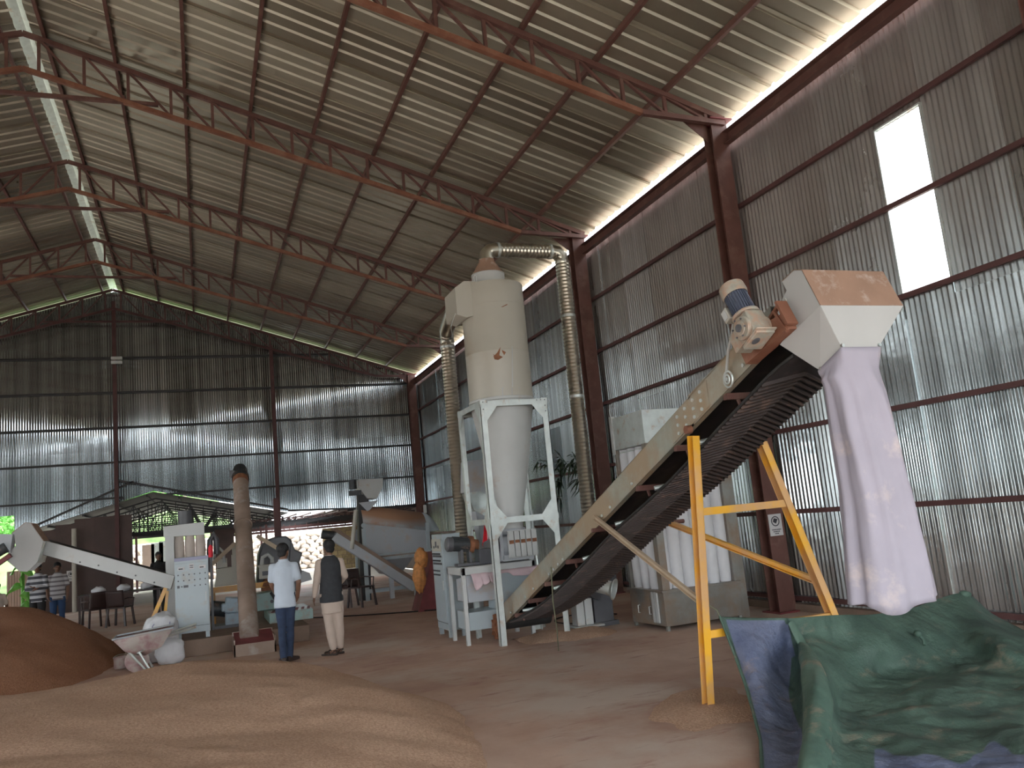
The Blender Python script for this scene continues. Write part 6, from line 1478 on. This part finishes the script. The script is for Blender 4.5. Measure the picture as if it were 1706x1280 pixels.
# trees beyond
def leafclump(mb, c, r, n, s, rs):
    for i in range(n):
        d = Vector((rs.gauss(0, 1), rs.gauss(0, 1), rs.gauss(0, 1))).normalized(); p = Vector(c)+Vector((d.x*r[0], d.y*r[1], d.z*r[2]))*rs.uniform(.7, 1.05)
        a = Vector((rs.gauss(0, 1), rs.gauss(0, 1), rs.gauss(0, 1))).normalized()*s; b = a.cross(d).normalized()*s*.6
        mb.add([p-a, p+b, p+a, p-b], [(0, 1, 2, 3)])
rs = random.Random(11)
for k, (x, y, h, lab) in enumerate(((-11.5, 37, 4.2, 'bright green bush at the far left outside, seen under the wall'), (-9.5, 43, 5.5, 'bright green tree outside behind the left hood'), (-4.5, 52, 5.6, 'green tree on the slope behind the lower shed, left'), (-1.0, 54, 6.2, 'green tree on the slope behind the lower shed, middle'), (-9.5, 56, 5.6, 'green tree on the slope behind the brown partition'), (-14.5, 40, 6.5, 'tall green tree beyond the open left side'))):
    t = thing('tree', lab, 'tree', (x, y, 0)); zb0 = hh((x+70)/150, max(0, (y-47)/75)).z if y > 47 else 0
    MB().tube([(x, y, zb0-.2), (x+.1, y, zb0+h*.4), (x, y, zb0+h*.7)], [.12, .09, .05], 8).build('trunk', 'wood', t)
    m = MB()
    for j in range(9): leafclump(m, (x+rs.uniform(-1, 1)*h*.28, y+rs.uniform(-1, 1)*h*.2, zb0+h*rs.uniform(.35, .95)), (h*.2, h*.2, h*.16), 260, .13, rs)
    o = m.build('foliage', 'leafbright', t, 0); o['kind'] = 'stuff'
# banana leaf plant and sheet fence at far left
q = pt(38, 985, Y=29.2); bn = thing('banana_plant', 'bright green broad-leaved plant at the left edge behind the heap', 'plant', (q.x, 29.2, 0))
for k, (dx, dz, ln) in enumerate(((-.1, 1.6, .7), (.12, 1.45, .6), (-.18, .95, .6), (.1, .75, .6), (.02, 1.25, .7), (.15, .4, .5))):
    m = MB(); m.grid(lambda u, v: Vector((q.x+dx*2.4*u*ln/.6+(v-.5)*.10, 29.0-.05*k+.12*abs(v-.5), dz+.30*u-.55*u*u+(v-.5)*.26*math.sin(PI*min(1, u*.9+.1)))), 10, 4); m.build('leaf', 'leafbright', bn, 1.2)
MB().cyl((q.x, 29.2, 0), (q.x, 29.2, 1.6), .05, n=10).build('stem', 'leafbright', bn)
sfn = thing('sheet_fence', 'short pale pink corrugated fence at the left edge under the hood', 'fence', (-5.4, 30.2, 0))
for k in range(2):
    me = csheet(4, 0, 1.5 if k else 1.45).mesh('corrugated_sheet', 'pinkfence', 1.2); o = bpy.data.objects.new('corrugated_sheet', me); C.objects.link(o); o.parent = sfn; o.location = Vector((-5.75+k*.31, 30.15, 0))-wloc(sfn)
# ---------------------------------------------------------------- flood lamp on the back post, creeper on the right wall
fl_ = thing('lamp', 'small white twin lamp fixed high on the middle post of the back wall', 'lamp', (-2.6, YB-.15, 8.15))
q = pt(194.5, 601, Y=YB-.15)
for dz in (.07, -.07): MB().box((q.x, YB-.2, q.z+dz), (.34, .1, .10)).build('lamp_head', 'lampwhite', fl_, bevel=.01)
MB().box((q.x, YB-.16, q.z), (.06, .05, .3)).build('bracket', 'blacksteel', fl_)
cp = thing('creeper_plant', 'dark narrow-leaved plant growing through the right wall behind the vertical duct', 'plant', (7.5, 16.4, 2.3))
rs = random.Random(5); m = MB(); stm = MB()
for k in range(14):
    base = Vector((7.62, rs.uniform(15.2, 17.6), rs.uniform(2.0, 2.75))); tip = base+Vector((-rs.uniform(.1, .35), rs.uniform(-.4, .4), rs.uniform(-.1, .35)))
    stm.tube([base, (base+tip)/2+Vector((0, 0, .08)), tip], .008, 5)
    for j in range(13):
        p = base.lerp(tip, rs.uniform(.2, 1)); d = Vector((-rs.uniform(0, .5), rs.uniform(-1, 1), rs.uniform(-.6, .5))).normalized(); L_ = rs.uniform(.18, .34); s = Vector((.3, 0, 1)).cross(d).normalized()*.018
        q_ = [p+d*L_*t_+Vector((0, 0, -.5*L_*t_*t_)) for t_ in (0, .35, .7, 1)]
        m.add([q_[0], q_[1]+s, q_[2]+s*.8, q_[3], q_[2]-s*.8, q_[1]-s], [(0, 1, 2, 3, 4, 5)])
stm.build('stems', 'leaf', cp); o = m.build('foliage', 'leaf', cp, 0); o['kind'] = 'stuff'
